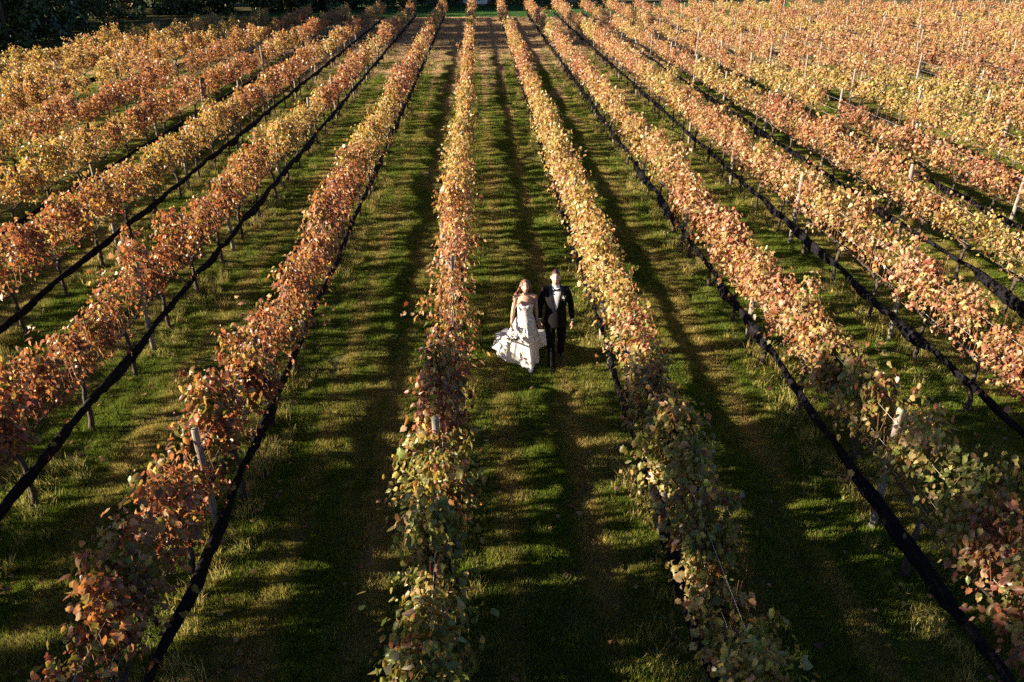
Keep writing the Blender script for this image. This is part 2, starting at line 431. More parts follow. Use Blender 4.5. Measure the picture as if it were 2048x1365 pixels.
tag(instancer('lawn_grass', V, Fc, C, M_FARLAWN, P, rg.uniform(0, 6.28, len(P)), np.ones(len(P))), 'fresh green lawn grass beyond the far ends of the vine rows', 'grass', kind='stuff')

# tall dry grass left standing under the rows
P = []
for k in range(KMIN, KMAX + 1):
    for yy in np.arange(0, row_end(k), 0.07):
        if yy > 30 and rg.random() < .5: continue
        if abs(k) > 7 and rg.random() < .5: continue
        xx = row_x(k) + rg.choice([-1, 1], p=[.5, .5]) * abs(rg.normal(.2, .16))
        if not in_frame((xx, yy, 0), 250): continue
        if smoothnoise(xx * 1.7, yy * 1.1, 40) < .34: continue
        P.append((xx, yy, 0))
P = np.array(P); ii = rg.integers(0, 2, len(P))
for j, (n, h0, h1, w) in enumerate([(48, .10, .34, .010), (40, .06, .22, .012)]):
    V, Fc, C = blade_patch(n, .30, h0, h1, w, .75, 31 + j, two=True, disc=True)
    q = P[ii == j]
    tag(instancer('tall_grass', V, Fc, C, M_TALL, q, rg.uniform(0, 6.28, len(q)), rg.uniform(.45, 1.0, len(q))),
        ['tall straw coloured grass standing under the vine rows', 'shorter yellowing weeds along the foot of the vine rows'][j], 'grass', kind='stuff')

# ------------------------------------------------------------------ leaves
def leaf_template(lod):
    if lod == 0:
        half = [(.28, -.11), (.34, .07), (.52, .22), (.41, .42), (.37, .66), (.17, .76)]
        out = [(0, 0)] + half + [(0, 1.02)] + [(-x, y) for x, y in reversed(half)]
        V = [(0, .38, 0)] + [(x, y, -.32 * abs(x) - .22 * y * y + .05 * math.sin(9 * x + 5 * y)) for x, y in out]
        n = len(out); Fc = [(0, 1 + i, 1 + (i + 1) % n) for i in range(n)]
    elif lod == 1:
        half = [(.40, -.10), (.27, .16), (.53, .36), (.24, .56)]
        out = [(0, 0)] + half + [(0, 1.04)] + [(-x, y) for x, y in reversed(half)]
        V = [(0, .36, 0)] + [(x, y, -.32 * abs(x) - .22 * y * y) for x, y in out]
        n = len(out); Fc = [(0, 1 + i, 1 + (i + 1) % n) for i in range(n)]
    elif lod == 3:
        V = [(x, y, -.30 * abs(x) - .2 * y * y) for x, y in [(0, 0), (.46, .0), (.40, .46), (0, 1.06), (-.46, .42), (-.40, -.04)]]
        Fc = [(0, 1, 2), (0, 2, 3), (0, 3, 4), (0, 4, 5)]
    else:
        V = [(0, 0, .05), (.52, .4, -.14), (0, 1.05, -.1), (-.52, .4, -.14)]
        Fc = [(0, 1, 2), (0, 2, 3)]
    return np.array(V, float), np.array(Fc)
LEAF = [leaf_template(i) for i in range(4)]
def leaves(pos, nor, tip, size, lod, curl=None, asp=None):
    T, Fc = LEAF[lod]
    if curl is None: curl = np.ones(len(pos))
    if asp is None: asp = np.ones(len(pos))
    nor = nor / np.linalg.norm(nor, axis=1)[:, None]
    tip = tip - nor * np.sum(tip * nor, 1)[:, None]; tip /= np.linalg.norm(tip, axis=1)[:, None] + 1e-9
    rt = np.cross(tip, nor)
    V = pos[:, None, :] + size[:, None, None] * ((T[None, :, 0, None] * asp[:, None, None]) * rt[:, None] + T[None, :, 1, None] * tip[:, None] + (T[None, :, 2, None] * curl[:, None, None]) * nor[:, None])
    n = len(pos); nv = len(T)
    return V.reshape(-1, 3), (Fc[None] + (np.arange(n) * nv)[:, None, None]).reshape(-1, 3), nv

PAL = np.array([(.34, .135, .062), (.44, .20, .08), (.52, .33, .19), (.54, .41, .13), (.27, .27, .055), (.14, .20, .038), (.155, .058, .05), (.36, .09, .06), (.22, .12, .07)]) * .86
PAL = PAL * .96 + .04 * PAL.mean(1, keepdims=True)
# rust, orange, tan, gold, olive, green, burgundy, red, brown
def palette(x, y, k):
    if k >= 2: w = np.array([.25, .14, .29, .12, .07, .01, .02, .05, .05])
    elif k >= 0: w = np.array([.20, .15, .20, .25, .10, .02, .02, .03, .03])
    else: w = np.array([.31, .19, .08, .09, .08, .01, .08, .05, .11])
    g = smoothnoise(x * .45, y * .33, 7) ** 2
    yl = max(0.0, float(g) - .22) * 2.2 + .35 * (hash((k * 7919 + int(y * 31)) % 1013) % 97 / 97.0) ** 3
    if k == 1: yl += 0.9 * math.exp(-((y - 14.5) / 4.5) ** 2)
    if k == 0: yl += 0.5 * math.exp(-((y - 18) / 3.5) ** 2)
    if k <= -6: yl += .30 + .12 * (-k - 5)
    if k == 6: yl += .7 * math.exp(-((y - 26) / 5) ** 2)
    yl = min(yl, 1.0)
    pk = max(0.0, float(smoothnoise(x * .6, y * .5, 23)) - .5) * 2.2
    w = w * (1 - min(pk, .8)) + min(pk, .8) * np.array([.42, .10, .18, .02, .01, 0, .08, .10, .09])
    w = w * (1 - yl) + yl * np.array([.06, .07, .14, .42, .25, .05, 0, 0, .01])
    nr = 1.0 / (1.0 + math.exp((y - 9.6) / .8))
    if k in (0, 1, 2): t = np.array([.04, .03, .05, .18, .38, .26, .02, .01, .03])
    elif k == -1: t = np.array([.15, .09, .06, .12, .14, .07, .22, .06, .09])
    else: t = np.array([.20, .15, .10, .15, .13, .03, .11, .04, .09])
    if k == 0 and 8.2 < y < 10.4: t = np.array([.10, .07, .05, .12, .18, .06, .26, .05, .11])
    if k == 2 and y < 5.6: t = np.array([.14, .08, .06, .12, .18, .08, .20, .05, .09])
    w = w * (1 - nr) + t * nr
    return w / w.sum()

STRAYS = {(0, 11.9): (.55, .78), (0, 6.2): (-.62, 1.25), (0, 14.2): (-.5, 1.2), (0, 26.5): (-.6, 1.3), (-2, 10.7): (-.5, 1.8), (2, 5.4): (.45, 2.1)}
def vine_leaves(k, y, zc, seed):
    """leaf geometry of one vine in its own space (origin at its foot)"""
    r = np.random.default_rng(seed)
    lod = 0 if zc < 10.5 else (1 if zc < 14 else (3 if zc < 30 else 2))
    vig = float(np.clip(r.normal(.95, .17), .45, 1.25)) if k != -2 else float(np.clip(r.normal(.82, .25), .32, 1.15))
    near = 1.0 / (1.0 + math.exp((y - 9.4) / .6))
    if near > .5: vig = max(vig, .95)
    low_top = 1.0
    if k <= -4: vig = max(vig, .8) * 1.1
    if k >= 4 and r.random() < .2: vig *= .5
    if k == 0 and 10.2 < y < 14.5: low_top = .90; vig *= (.60 if y < 13.1 else .85)
    per, big = 64.0 + 38 * near, 1.0 + .05 * near
    if zc > 30: per *= .58; big = 1.28
    if zc > 50: per *= .64; big = 1.5
    ncl = r.integers(4, 7)                                        # bushy clumps along the cordon
    cy = np.linspace(-.80, .80, ncl) + r.normal(0, .07, ncl)
    PX, NX, TX = [], [], []
    for c in range(ncl):
        fld = smoothnoise(row_x(k) * 2.1, (y + cy[c]) * 2.6, 12)
        ch = low_top * (.68 + .56 * fld + r.normal(0, .10)) * (.86 if k > 4 else 1) * (.78 + .24 * vig)
        cx = r.normal(0, .065); cw = r.uniform(.75, 1.25); cd = r.uniform(.5, 1.3)
        for s in range(3):
            n = max(3, int(r.normal(per, per * .25) * vig * cd * (6.6 / ncl)))
            hgt = ch * r.uniform(.80, 1.08)
            lx, ly = cx + r.normal(0, .085), r.normal(0, .10)
            if r.random() < .10: lx *= 2.4; hgt *= .88
            y0 = cy[c] + r.normal(0, .06)
            t = 1 - r.beta(1.1, 1.45, n) * .84
            sx = lx * t ** 1.4; sy = y0 + ly * t; sz = .89 + (hgt + .06) * t
            wv = (.155 if zc < 26 else .105) * cw * (1.05 - .55 * t ** 3)
            side = np.sign(r.normal(0, 1, n)); off = np.abs(r.normal(.0, 1, n)) * wv + .025
            PX.append(np.c_[sx + side * off, sy + r.normal(0, .065, n), sz + r.normal(0, .04, n) - .25 * off])
            NX.append(np.c_[side * r.uniform(.1, 1.1, n), r.normal(0, .65, n), r.uniform(-.25, .95, n)])
            TX.append(np.c_[side * .5 + r.normal(0, .35, n), r.normal(0, .6, n), -np.abs(r.normal(.8, .45, n))])
    extra = [(d, z) for (kk, yy), (d, z) in STRAYS.items() if kk == k and abs(yy - y) < VINE_S / 2]
    if r.random() < .40: extra.append((r.choice([-1, 1]) * r.uniform(.15, .42), r.uniform(1.2, 2.2)))
    for d, z in extra:
        m = 3 if abs(d) > .5 else 1
        for q in range(m):
            n = int(16 * (1 if zc < 33 else .5)); t = r.uniform(.3, 1, n); y0 = r.uniform(-.15, .15) + .12 * q
            PX.append(np.c_[d * t * (1 - .15 * q) + r.normal(0, .05, n), y0 + r.normal(0, .07, n) + .12 * t, 1.2 + (z - 1.2) * t + r.normal(0, .05, n) + .06 * q])
            NX.append(np.c_[r.normal(0, .5, n), r.normal(-.2, .4, n), np.ones(n)]); TX.append(np.c_[np.sign(d) * np.ones(n), r.normal(0, .6, n), -np.ones(n) * .6])
    PX, NX, TX = np.vstack(PX), np.vstack(NX), np.vstack(TX)
    keep = np.ones(len(PX), bool)
    py = PX[:, 1] + y
    d = np.abs((py - POST_Y0 + POST_S / 2) % POST_S - POST_S / 2)
    pid = int(round((y - POST_Y0) / POST_S))
    vside = PX[:, 0] * (1 if k <= 0 else -1)
    if (k, pid) in ((-1, 0), (2, 0)): keep &= ~((d < .24) & (vside > -.10) & ((PX[:, 2] > 1.2) | (k == 2))) & ~((k == -1) & (vside > -.16) & (py > 7.0) & (py < 7.95) & (PX[:, 2] > 1.2 + .62 * (7.82 - py)))
    elif k != 0 and (k * 31 + pid * 17) % 9 < 2: keep &= ~((d < .12) & (vside > -.02))
    if k == 0:
        m = (py > 11.0) & (py < 13.1)
        keep &= ~(m & (PX[:, 2] < 1.38) & (r.random(len(PX)) < .95)) & ~(m & (r.random(len(PX)) < .25))
    if k == -1: keep &= ~((py > 10.9) & (py < 12.5) & (PX[:, 2] > 1.33) & (r.random(len(PX)) < .85))
    PX, NX, TX = PX[keep], NX[keep], TX[keep]
    n = len(PX)
    size = np.clip(r.normal(.068 - .004 * near, .020, n), .028, .12) * big
    V, Fc, nv = leaves(PX, NX, TX, size, lod, r.normal(1.3, 1.0, n), r.uniform(.55, 1.1, n))
    w = palette(row_x(k), y, k)
    # colours run in clumps: neighbouring leaves share a bias
    cell = (np.floor((PX[:, 1] + 1.5) / .33) * 7 + np.floor(PX[:, 2] / .33)).astype(int) % 40
    bias = r.choice(9, 40, p=w)
    ci = np.where(r.random(n) < .38, bias[cell], r.choice(9, n, p=w))
    c = PAL[ci] * r.uniform(.5, 1.4, n)[:, None]
    j = r.choice(9, n, p=w); c = (c * .75 + PAL[j] * .25)
    return V, Fc, np.repeat(c, nv, 0), w

def vine_positions(k):
    ys = []
    y = POST_Y0 - POST_S * 3 + VINE_S / 2
    while y < row_end(k) - .5:
        ys.append(y); y += VINE_S
    return ys

ORD = ['zeroth', 'first', 'second', 'third', 'fourth', 'fifth', 'sixth', 'seventh', 'eighth', 'ninth', 'tenth', 'eleventh', 'twelfth', 'thirteenth', 'fourteenth', 'fifteenth', 'sixteenth', 'seventeenth', 'eighteenth', 'nineteenth', 'twentieth']
TENS = {2: 'twenty', 3: 'thirty', 4: 'forty', 5: 'fifty'}
def ordinal(n):
    if n <= 20: return ORD[n]
    t, u = divmod(n, 10)
    return (TENS[t][:-1] + 'ieth') if u == 0 else TENS[t] + '-' + ORD[u]
def row_phrase(k):
    if k == 0: return 'first row left of couple'
    if k == 1: return 'first row right of couple'
    return (ordinal(k) + ' row right of couple') if k > 0 else (ordinal(1 - k) + ' row left of couple')
CNAME = ['russet', 'orange-brown', 'tan', 'golden', 'olive', 'green', 'burgundy', 'red', 'brown']

# ------------------------------------------------------------------ shared woody parts of a vine
rv = random.Random(3)
TRUNKS, CORDONS, CANES = [], [], []
for i in range(8):
    mb = MB(); x = y = 0; pts = []; rad = []
    lx, ly = rv.uniform(-.06, .06), rv.uniform(-.12, .12)
    for j in range(8):
        t = j / 7
        pts.append((lx * math.sin(t * 3) + rv.uniform(-.018, .018), ly * (t - t * t * .3) + rv.uniform(-.02, .02), -.02 + .86 * t)); rad.append(.042 - .012 * t + rv.uniform(-.005, .007) + (.014 if j in (0, 7) else 0))
    mb.tube(pts, rad, 7)
    mb.sphere(pts[-1], (.05, .055, .045), 7, 5)
    TRUNKS.append((mb.mesh('trunk', M_BARK), pts[-1]))
    mb = MB(); hx, hy, hz = pts[-1]
    for s in (-1, 1):
        p = [(hx, hy, hz)]
        for j in range(1, 8):
            t = j / 7; p.append((hx * (1 - t) + rv.uniform(-.015, .015), hy * (1 - t) + s * .9 * t, hz + (.92 - hz) * min(1, t * 2.2) + rv.uniform(-.012, .012)))
        mb.tube(p, [.022 - .011 * j / 7 + rv.uniform(-.002, .003) for j in range(8)], 5)
    CORDONS.append(mb.mesh('cordon', M_BARK))
    mb = MB()
    for j in range(15):
        y0 = -.88 + 1.76 * j / 14 + rv.uniform(-.05, .05); a, b = rv.gauss(0, .07), rv.gauss(0, .1); h = rv.uniform(.45, .95)
        mb.tube([(0, y0, .91), (a * .3 + rv.uniform(-.02, .02), y0 + b * .3, .91 + h * .33), (a * .7, y0 + b * .7, .91 + h * .68), (a, y0 + b, .91 + h)], [.0055, .005, .004, .003], 3, caps=False)
    for j in range(3):
        y0 = rv.uniform(-.8, .8); s = rv.choice([-1, 1])
        mb.tube([(0, y0, .92), (s * rv.uniform(.05, .12), y0 + rv.uniform(-.2, .2), rv.uniform(.85, 1.0)), (s * rv.uniform(.1, .22), y0 + rv.uniform(-.35, .35), rv.uniform(.7, 1.1))], [.0055, .0045, .003], 3, caps=False)
    CANES.append(mb.mesh('cane', M_CANE))

# ------------------------------------------------------------------ grapevines
allv = []
seen_index = {}
for k in range(KMIN, KMAX + 1):
    c = 0
    for i, y in enumerate(vine_positions(k)):
        p = (row_x(k), y, 1.45)
        px, py, zc = project(p)
        vis = in_frame(p, 170 if 0.5 < zc < 13 else 20)
        near_shadow = in_frame(p, 700) or in_frame((p[0] + 5, y, 0.5), 100)
        if not (vis or (near_shadow and y > 1) or (zc > 0.5 and -900 < px < 3200 and y > 2)): continue
        if zc > 24 and (k * 53 + i * 29) % (19 if k > 3 else 37) == 0: continue
        if vis:
            c += 1
        allv.append((zc, k, i, y, c if vis else 0, vis))
allv.sort()
vis_sorted = [v for v in allv if v[5]]
single = set((v[1], v[2]) for v in vis_sorted[:300])
FV, FF, FC, FM, nacc = [], [], [], [], 0
tri = np.array([(0, 1, 4), (0, 4, 3), (1, 2, 5), (1, 5, 4), (2, 0, 3), (2, 3, 5)])
for zc, k, i, y, c, vis in allv:
    seed = 1000 + (k + 20) * 200 + i
    x = row_x(k)
    if (k, i) in single:
        V, Fc, C, w = vine_leaves(k, y, zc, seed)
        o = empty('grapevine', (x, y, 0))
        order = np.argsort(-w)
        tag(o, '%s and %s grapevine, %s from the near end, %s' % (CNAME[order[0]], CNAME[order[1]], ordinal(c), row_phrase(k)), 'grapevine', 'grapevines trained in rows on the trellis')
        j = seed % 8
        tr = link('trunk', TRUNKS[j][0], o); co = link('cordon', CORDONS[j], o)
        ca = link('cane', CANES[(seed // 8) % 8], o); ca['kind'] = 'stuff'
        fo = link('foliage', np_mesh('foliage', V, Fc, [M_VINE], col=C), o); fo['kind'] = 'stuff'
    else:
        V, Fc, C, w = vine_leaves(k, y, max(zc, 16 if vis or 1 < zc < 9 else 34), seed)
        V = V + np.array([x, y, 0])
        FV.append(V); FF.append(Fc + nacc); FC.append(C); FM.append(np.zeros(len(Fc))); nacc += len(V)
        r = np.random.default_rng(seed + 7); a = r.uniform(0, 6.28)
        ring = np.array([(math.cos(a + q), math.sin(a + q), 0) for q in (0, 2.094, 4.188)])
        T = np.vstack([ring * .045, ring * .03 + [r.uniform(-.05, .05), r.uniform(-.1, .1), .92]]) + [x, y, 0]
        FV.append(T); FF.append(tri + nacc); FC.append(np.full((6, 3), .06)); FM.append(np.ones(6)); nacc += 6
me = np_mesh('distant_vines', np.vstack(FV), np.vstack(FF), [M_VINE, M_BARK], col=np.vstack(FC), midx=np.concatenate(FM))
tag(link('distant_vines', me), 'mass of russet and golden grapevines filling the far rows of the field', 'grapevines', kind='stuff')

# ------------------------------------------------------------------ trellis posts
POSTS = []
for i in range(6):
    mb = MB(); rr = rv.uniform(.043, .052)
    lx, ly = rv.uniform(-.02, .02), rv.uniform(-.02, .02)
    h = rv.uniform(1.74, 1.88)
    pts = [(0, 0, -.1), (lx * .2, ly * .2, .5), (lx * .6, ly * .6, 1.2), (lx, ly, h - .02), (lx, ly, h)]
    mb.tube(pts, [rr * 1.05, rr * 1.03, rr, rr * .97, rr * .82], 12)
    POSTS.append(mb.mesh('trellis_post', M_POST))
pl = []
for k in range(KMIN, KMAX + 1):
    n = 0; c = 0
    y = POST_Y0 - POST_S
    while y < row_end(k):
        p = (row_x(k), y, 1.2)
        if in_frame(p, 30) or in_frame((p[0], y, 1.8), 10):
            c += 1; pl.append((project(p)[2], k, y, c))
        y += POST_S
pl.sort()
FV, FF, nacc = [], [], 0
for j, (zc, k, y, c) in enumerate(pl):
    tx, ty = R(rv.gauss(0, 1.3)), R(rv.gauss(0, 1.3))
    xo = row_x(k) + rv.uniform(-.03, .03); yo = y + rv.uniform(-.12, .12) * (y > 20)
    if j < 300:
        o = link('trellis_post', POSTS[rv.randrange(6)], None, (xo, yo, rv.uniform(-.08, .05)))
        o.rotation_euler = (tx, ty, rv.uniform(0, 6.28)); o.scale = (1, 1, 1.10 if k > 3 else 1)
        tag(o, 'wooden trellis post, %s from the near end, %s' % (ordinal(c), row_phrase(k)), 'post', 'wooden posts of the vine trellis')
    else:
        mb = MB(); mb.tube([(xo, yo, 0), (xo + ty * 1.8, yo - tx * 1.8, 2.0)], [.052, .05], 6)
        FV.append(np.array(mb.v)); FF.append(np.array([(f[0], f[1], f[2], f[3]) for f in mb.f if len(f) == 4]) + nacc); nacc += len(mb.v)
if FV:
    tag(link('distant_posts', np_mesh('distant_posts', np.vstack(FV), np.vstack(FF), [M_POST])), 'tiny pale trellis posts showing in the farthest rows', 'posts', kind='stuff')

# ------------------------------------------------------------------ bird nets rolled up along each row
for k in range(KMIN, KMAX + 1):
    r = np.random.default_rng(300 + k)
    side = 1 if k <= 0 else -1
    y0, y1 = -1.0, row_end(k) - .3
    fine = .09 if -5 <= k <= 6 else .3
    ys = np.concatenate([np.arange(y0, min(32, y1), fine), np.arange(32, y1, max(.3, fine))]) if y1 > 32 else np.arange(y0, y1, fine)
    pin = [y0]
    while pin[-1] < y1 + 3: pin.append(pin[-1] + r.uniform(1.2, 3.8))
    pin = np.array(pin); wid = r.uniform(.050, .102, len(pin)); wid[r.random(len(pin)) < .15] *= .6
    idx = np.searchsorted(pin, ys, 'right') - 1
    u = (ys - pin[idx]) / (pin[np.minimum(idx + 1, len(pin) - 1)] - pin[idx] + 1e-6)
    rad = .04 + (wid[idx] - .04) * np.sin(np.pi * np.clip(u, 0, 1)) ** .75
    rad *= 1 + .07 * np.sin(ys * 7 + k) + .04 * np.sin(ys * 19.0)
    if k == 0: rad = rad * np.where((ys > 11.1) & (ys < 13.0), .42, 1.0)
    cx = side * (.10 + .015 * np.sin(ys * 1.3 + k)) + .008 * np.sin(ys * 5.1)
    cz = .60 - rad * .95 + .015 * np.sin(ys * .8 + k * 2) - .03 * np.sin(np.pi * np.clip(u, 0, 1))
    if k == 0: cz = cz - .33 * np.exp(-((ys - 12.05) / .75) ** 4)
    ns = 10 if fine < .2 else 6
    ph = np.linspace(0, 2 * np.pi, ns, endpoint=False)
    tw = ys * 1.4
    fold = 1 + .14 * np.sin(3 * ph[None] + tw[:, None] * 1.7) + .09 * np.sin(5 * ph[None] - tw[:, None] * 2.3 + k) + r.normal(0, .06, (len(ys), ns))
    X = cx[:, None] + rad[:, None] * .80 * np.cos(ph)[None] * fold
    Z = cz[:, None] + rad[:, None] * 1.30 * np.sin(ph)[None] * fold
    V = np.stack([X, np.repeat(ys[:, None], ns, 1), Z], 2).reshape(-1, 3)
    i, j = np.meshgrid(np.arange(len(ys) - 1), np.arange(ns), indexing='ij'); i = i.ravel(); j = j.ravel(); j2 = (j + 1) % ns
    Fc = np.c_[i * ns + j, i * ns + j2, (i + 1) * ns + j2, (i + 1) * ns + j]
    o = link('bird_net', np_mesh('bird_net', V, Fc, [M_NET], smooth=True), None, (row_x(k), 0, 0))
    tag(o, 'black bird netting rolled up low along %s' % row_phrase(k), 'net', 'bird nets rolled up along the rows')

# ------------------------------------------------------------------ trellis wires
for k in range(-4, 10):
    for z, nm in ((.92, 'low cordon'), (1.22, 'middle catch'), (1.60, 'top catch')):
        mb = MB(); ya, yb_ = -3.0, min(row_end(k), 60)
        n = int((yb_ - ya) / (POST_S / 4)); s = .055 if z > 1 else -.05
        pts = []
        for q in range(n + 1):
            y = ya + (yb_ - ya) * q / n
            pts.append((row_x(k) + (s if k > 0 else -s) * (-1), y, z - .015 * math.sin(math.pi * ((y - POST_Y0) / POST_S % 1))))
        mb.tube(pts, .0017 if z > 1 else .0026, 4, caps=False)
        tag(mb.build('trellis_wire', M_WIRE), '%s wire of the trellis, %s' % (nm, row_phrase(k)), 'wire', 'trellis wires')

# ------------------------------------------------------------------ fallen leaves
r = np.random.default_rng(77); n = 9000
kk = r.integers(-4, 7, n); yy = r.uniform(4, 45, n)
xx = ROW_X0 + kk * ROW_S + np.where(r.random(n) < .65, r.normal(.15, .35, n), r.uniform(0, ROW_S, n))
pos = np.c_[xx, yy, r.uniform(.015, .06, n)]
V, Fc, nv = leaves(pos, np.c_[r.normal(0, .35, n), r.normal(0, .35, n), np.ones(n)], np.c_[r.normal(0, 1, n), r.normal(0, 1, n), r.normal(0, .2, n)], r.uniform(.05, .095, n), 2)
c = PAL[r.choice([0, 2, 2, 3, 6, 8, 8], n)] * r.uniform(.6, 1.3, n)[:, None]
tag(link('fallen_leaves', np_mesh('fallen_leaves', V, Fc, [M_VINE], col=np.repeat(c, nv, 0))), 'scattered fallen vine leaves lying on the grass', 'leaves', kind='stuff')
#PART2
# ------------------------------------------------------------------ trees
def tree(name, x, y, h, rx, label, seed, base=.08, nclump=70, per=52, size=.2, cols=None, group=None, cat='tree', rough=.30, conif=0.0):
    r = np.random.default_rng(seed); rr = random.Random(seed)
    o = empty(name, (x, y, 0)); tag(o, label, cat, group)
    mb = MB(); tr = max(.05, h * .018)
    pts = [(0, 0, -.1)]; px = py = 0
    for j in range(1, 8):
        t = j / 7; px += rr.uniform(-.03, .03) * h * .25; py += rr.uniform(-.03, .03) * h * .25; pts.append((px, py, h * .86 * t))
    mb.tube(pts, [tr * (1.25 - 1.1 * j / 7) for j in range(8)], 8)
    for j in range(9):
        t = rr.uniform(.18, .8); a = rr.uniform(0, 6.28); b = pts[min(6, int(t * 7))]
        L = rx * rr.uniform(.5, .9) * (1.1 - t * .6)
        mb.tube([b, (b[0] + math.cos(a) * L * .5, b[1] + math.sin(a) * L * .5, b[2] + L * .3), (b[0] + math.cos(a) * L, b[1] + math.sin(a) * L, b[2] + L * .55)], [tr * .5, tr * .32, tr * .1], 5)
    mb.build('trunk', M_TBARK, o)
    cz = r.uniform(base, .97, nclump)
    a = r.uniform(0, 6.283, nclump)
    prof = np.where(cz > .38, np.sqrt(np.clip(1 - ((cz - .38) / .68) ** 2, 0, 1)), .72 + .28 * cz / .38)
    lump = .75 + .5 * smoothnoise(a * 1.6, cz * 7, seed % 50)
    rad = prof * rx * lump * np.sqrt(r.uniform(.25, 1, nclump))
    C0 = np.c_[np.cos(a) * rad, np.sin(a) * rad, cz * h]
    tone = r.uniform(.6, 1.3, nclump)
    cr = r.uniform(.5, 1.15, nclump) * rx * rough
    n = nclump * per
    ci = np.repeat(np.arange(nclump), per)
    d = r.normal(0, 1, (n, 3)); d /= np.linalg.norm(d, axis=1)[:, None]
    off = d * (cr[ci] * r.uniform(.25, 1, n) ** .5)[:, None] * [1, 1, .72]
    p = C0[ci] + off; p[:, 2] = np.maximum(p[:, 2], .1)
    V, Fc, nv = leaves(p, d + r.normal(0, .5, (n, 3)) + [0, 0, .35], r.normal(0, 1, (n, 3)) + [0, 0, -.4], r.uniform(.6, 1.3, n) * size, 2)
    pal = np.array(cols if cols else [(.045, .075, .022), (.065, .095, .028), (.03, .055, .02)])
    c = pal[r.integers(0, len(pal), n)] * (1.5 * tone[ci] * r.uniform(.75, 1.25, n))[:, None]
    f = link('crown', np_mesh('crown', V, Fc, [M_TREE], col=np.repeat(c, nv, 0)), o)
    return o
DARK = [(.035, .06, .02), (.05, .08, .024), (.028, .05, .02)]
OLIVE = [(.09, .10, .025), (.13, .12, .03), (.06, .08, .022)]
AUT = [(.14, .09, .025), (.10, .09, .03), (.18, .11, .03)]
left = [(-34.0, 56, 10.5, 3.4, OLIVE, 'broad yellow-green tree at the top left corner of the photo'),
        (-38.5, 61, 13, 3.6, DARK, 'tall dark tree behind the yellow-green corner tree'),
        (-33.8, 62, 8.8, 2.9, DARK, 'dark bushy tree second from the left edge beyond the vines'),
        (-39.5, 68, 12.5, 3.6, DARK, 'tall dark tree at the back of the left wood, above the bushy ones'),
        (-34.6, 67.5, 11.5, 3.2, DARK, 'dense dark green tree third from the left edge beyond the vines'),
        (-36.0, 73.5, 9.5, 3.0, DARK, 'dark green tree just left of the sunlit grass strip'),
        (-41.0, 76, 12, 3.6, DARK, 'tall dark tree behind the sunlit grass strip on the left'),
        (-37.8, 80.5, 8.6, 2.8, DARK, 'low dark tree with its foot beside the sunlit grass strip'),
        (-37.0, 89, 12.5, 3.5, AUT, 'brownish tree with a bare trunk behind the sunlit grass strip'),
        (-31.5, 92, 9.0, 3.2, DARK, 'dark tree right of the sunlit strip, at the wood corner'),
        (-26.5, 93, 11.0, 3.4, DARK, 'dark green tree behind the far end of the seventh row left'),
        (-21.5, 96, 8.5, 3.2, OLIVE, 'olive tree behind the far end of the sixth row left'),
        (-16.5, 95, 10.5, 3.3, DARK, 'dark tree behind the far end of the fifth row left'),
        (-11.8, 98, 9.0, 3.0, DARK, 'dark tree behind the far end of the fourth row left'),
        (-7.4, 104, 10.0, 3.0, DARK, 'dark tree left of the lawn behind the third row')]
for i, (x, y, h, rx, cols, lab) in enumerate(left):
    tree('tree', x, y, h * (1.38 if i < 3 else 1.12), rx * 1.1, lab, 4000 + i, base=.03, nclump=95, per=80, size=.30, cols=cols, group='trees of the wood beyond the vines')
back = [(-3.6, 107, 4.2, 2.0, DARK, 'dark evergreen shrub left of the white gazebo'), (-1.4, 110, 6.0, 2.2, DARK, 'dark tree directly behind the white gazebo'),
        (2.6, 105.5, 3.6, 1.7, DARK, 'dark shrub just right of the white gazebo'), (5.2, 106, 4.6, 2.0, OLIVE, 'yellow-green shrub behind the second row right, beyond the lawn'),
        (8.6, 107, 6.0, 2.3, DARK, 'dark tree beyond the lawn behind the third row right'), (12.6, 107, 6.5, 2.5, DARK, 'dark tree beyond the lawn behind the fourth row right'),
        (17.0, 108, 7.0, 2.7, OLIVE, 'olive tree beyond the lawn behind the fifth row right')]
for i, (x, y, h, rx, cols, lab) in enumerate(back):
    tree('tree' if h > 5 else 'shrub', x, y, h, rx, lab, 4100 + i, base=.02, nclump=60, per=50, size=.22, cols=cols, group='trees and shrubs beyond the lawn', cat='tree' if h > 5 else 'shrub')
tree('shrub', 1.85, 102.4, 1.0, .8, 'small brownish shrub at the right foot of the white gazebo', 4150, base=.02, nclump=22, per=40, size=.14, cols=AUT, cat='shrub')
# wood on the near left, out of the picture, that shades the foreground
shade = [(-26, 2.4, 14.5, 3.2, 'nearest'), (-29.5, -2.6, 16.5, 3.8, 'second'), (-26.5, -8.2, 16.0, 3.8, 'third'), (-30.5, -13.5, 16, 4.0, 'last')]
for i, (x, y, h, rx, nm) in enumerate(shade):
    tree('tree', x, y, h, rx, 'tall tree beside the foreground left of the vines, %s of four' % nm, 4200 + i, base=.10, nclump=80, per=60, size=.34, rough=.22, cols=OLIVE, group='trees shading the foreground')
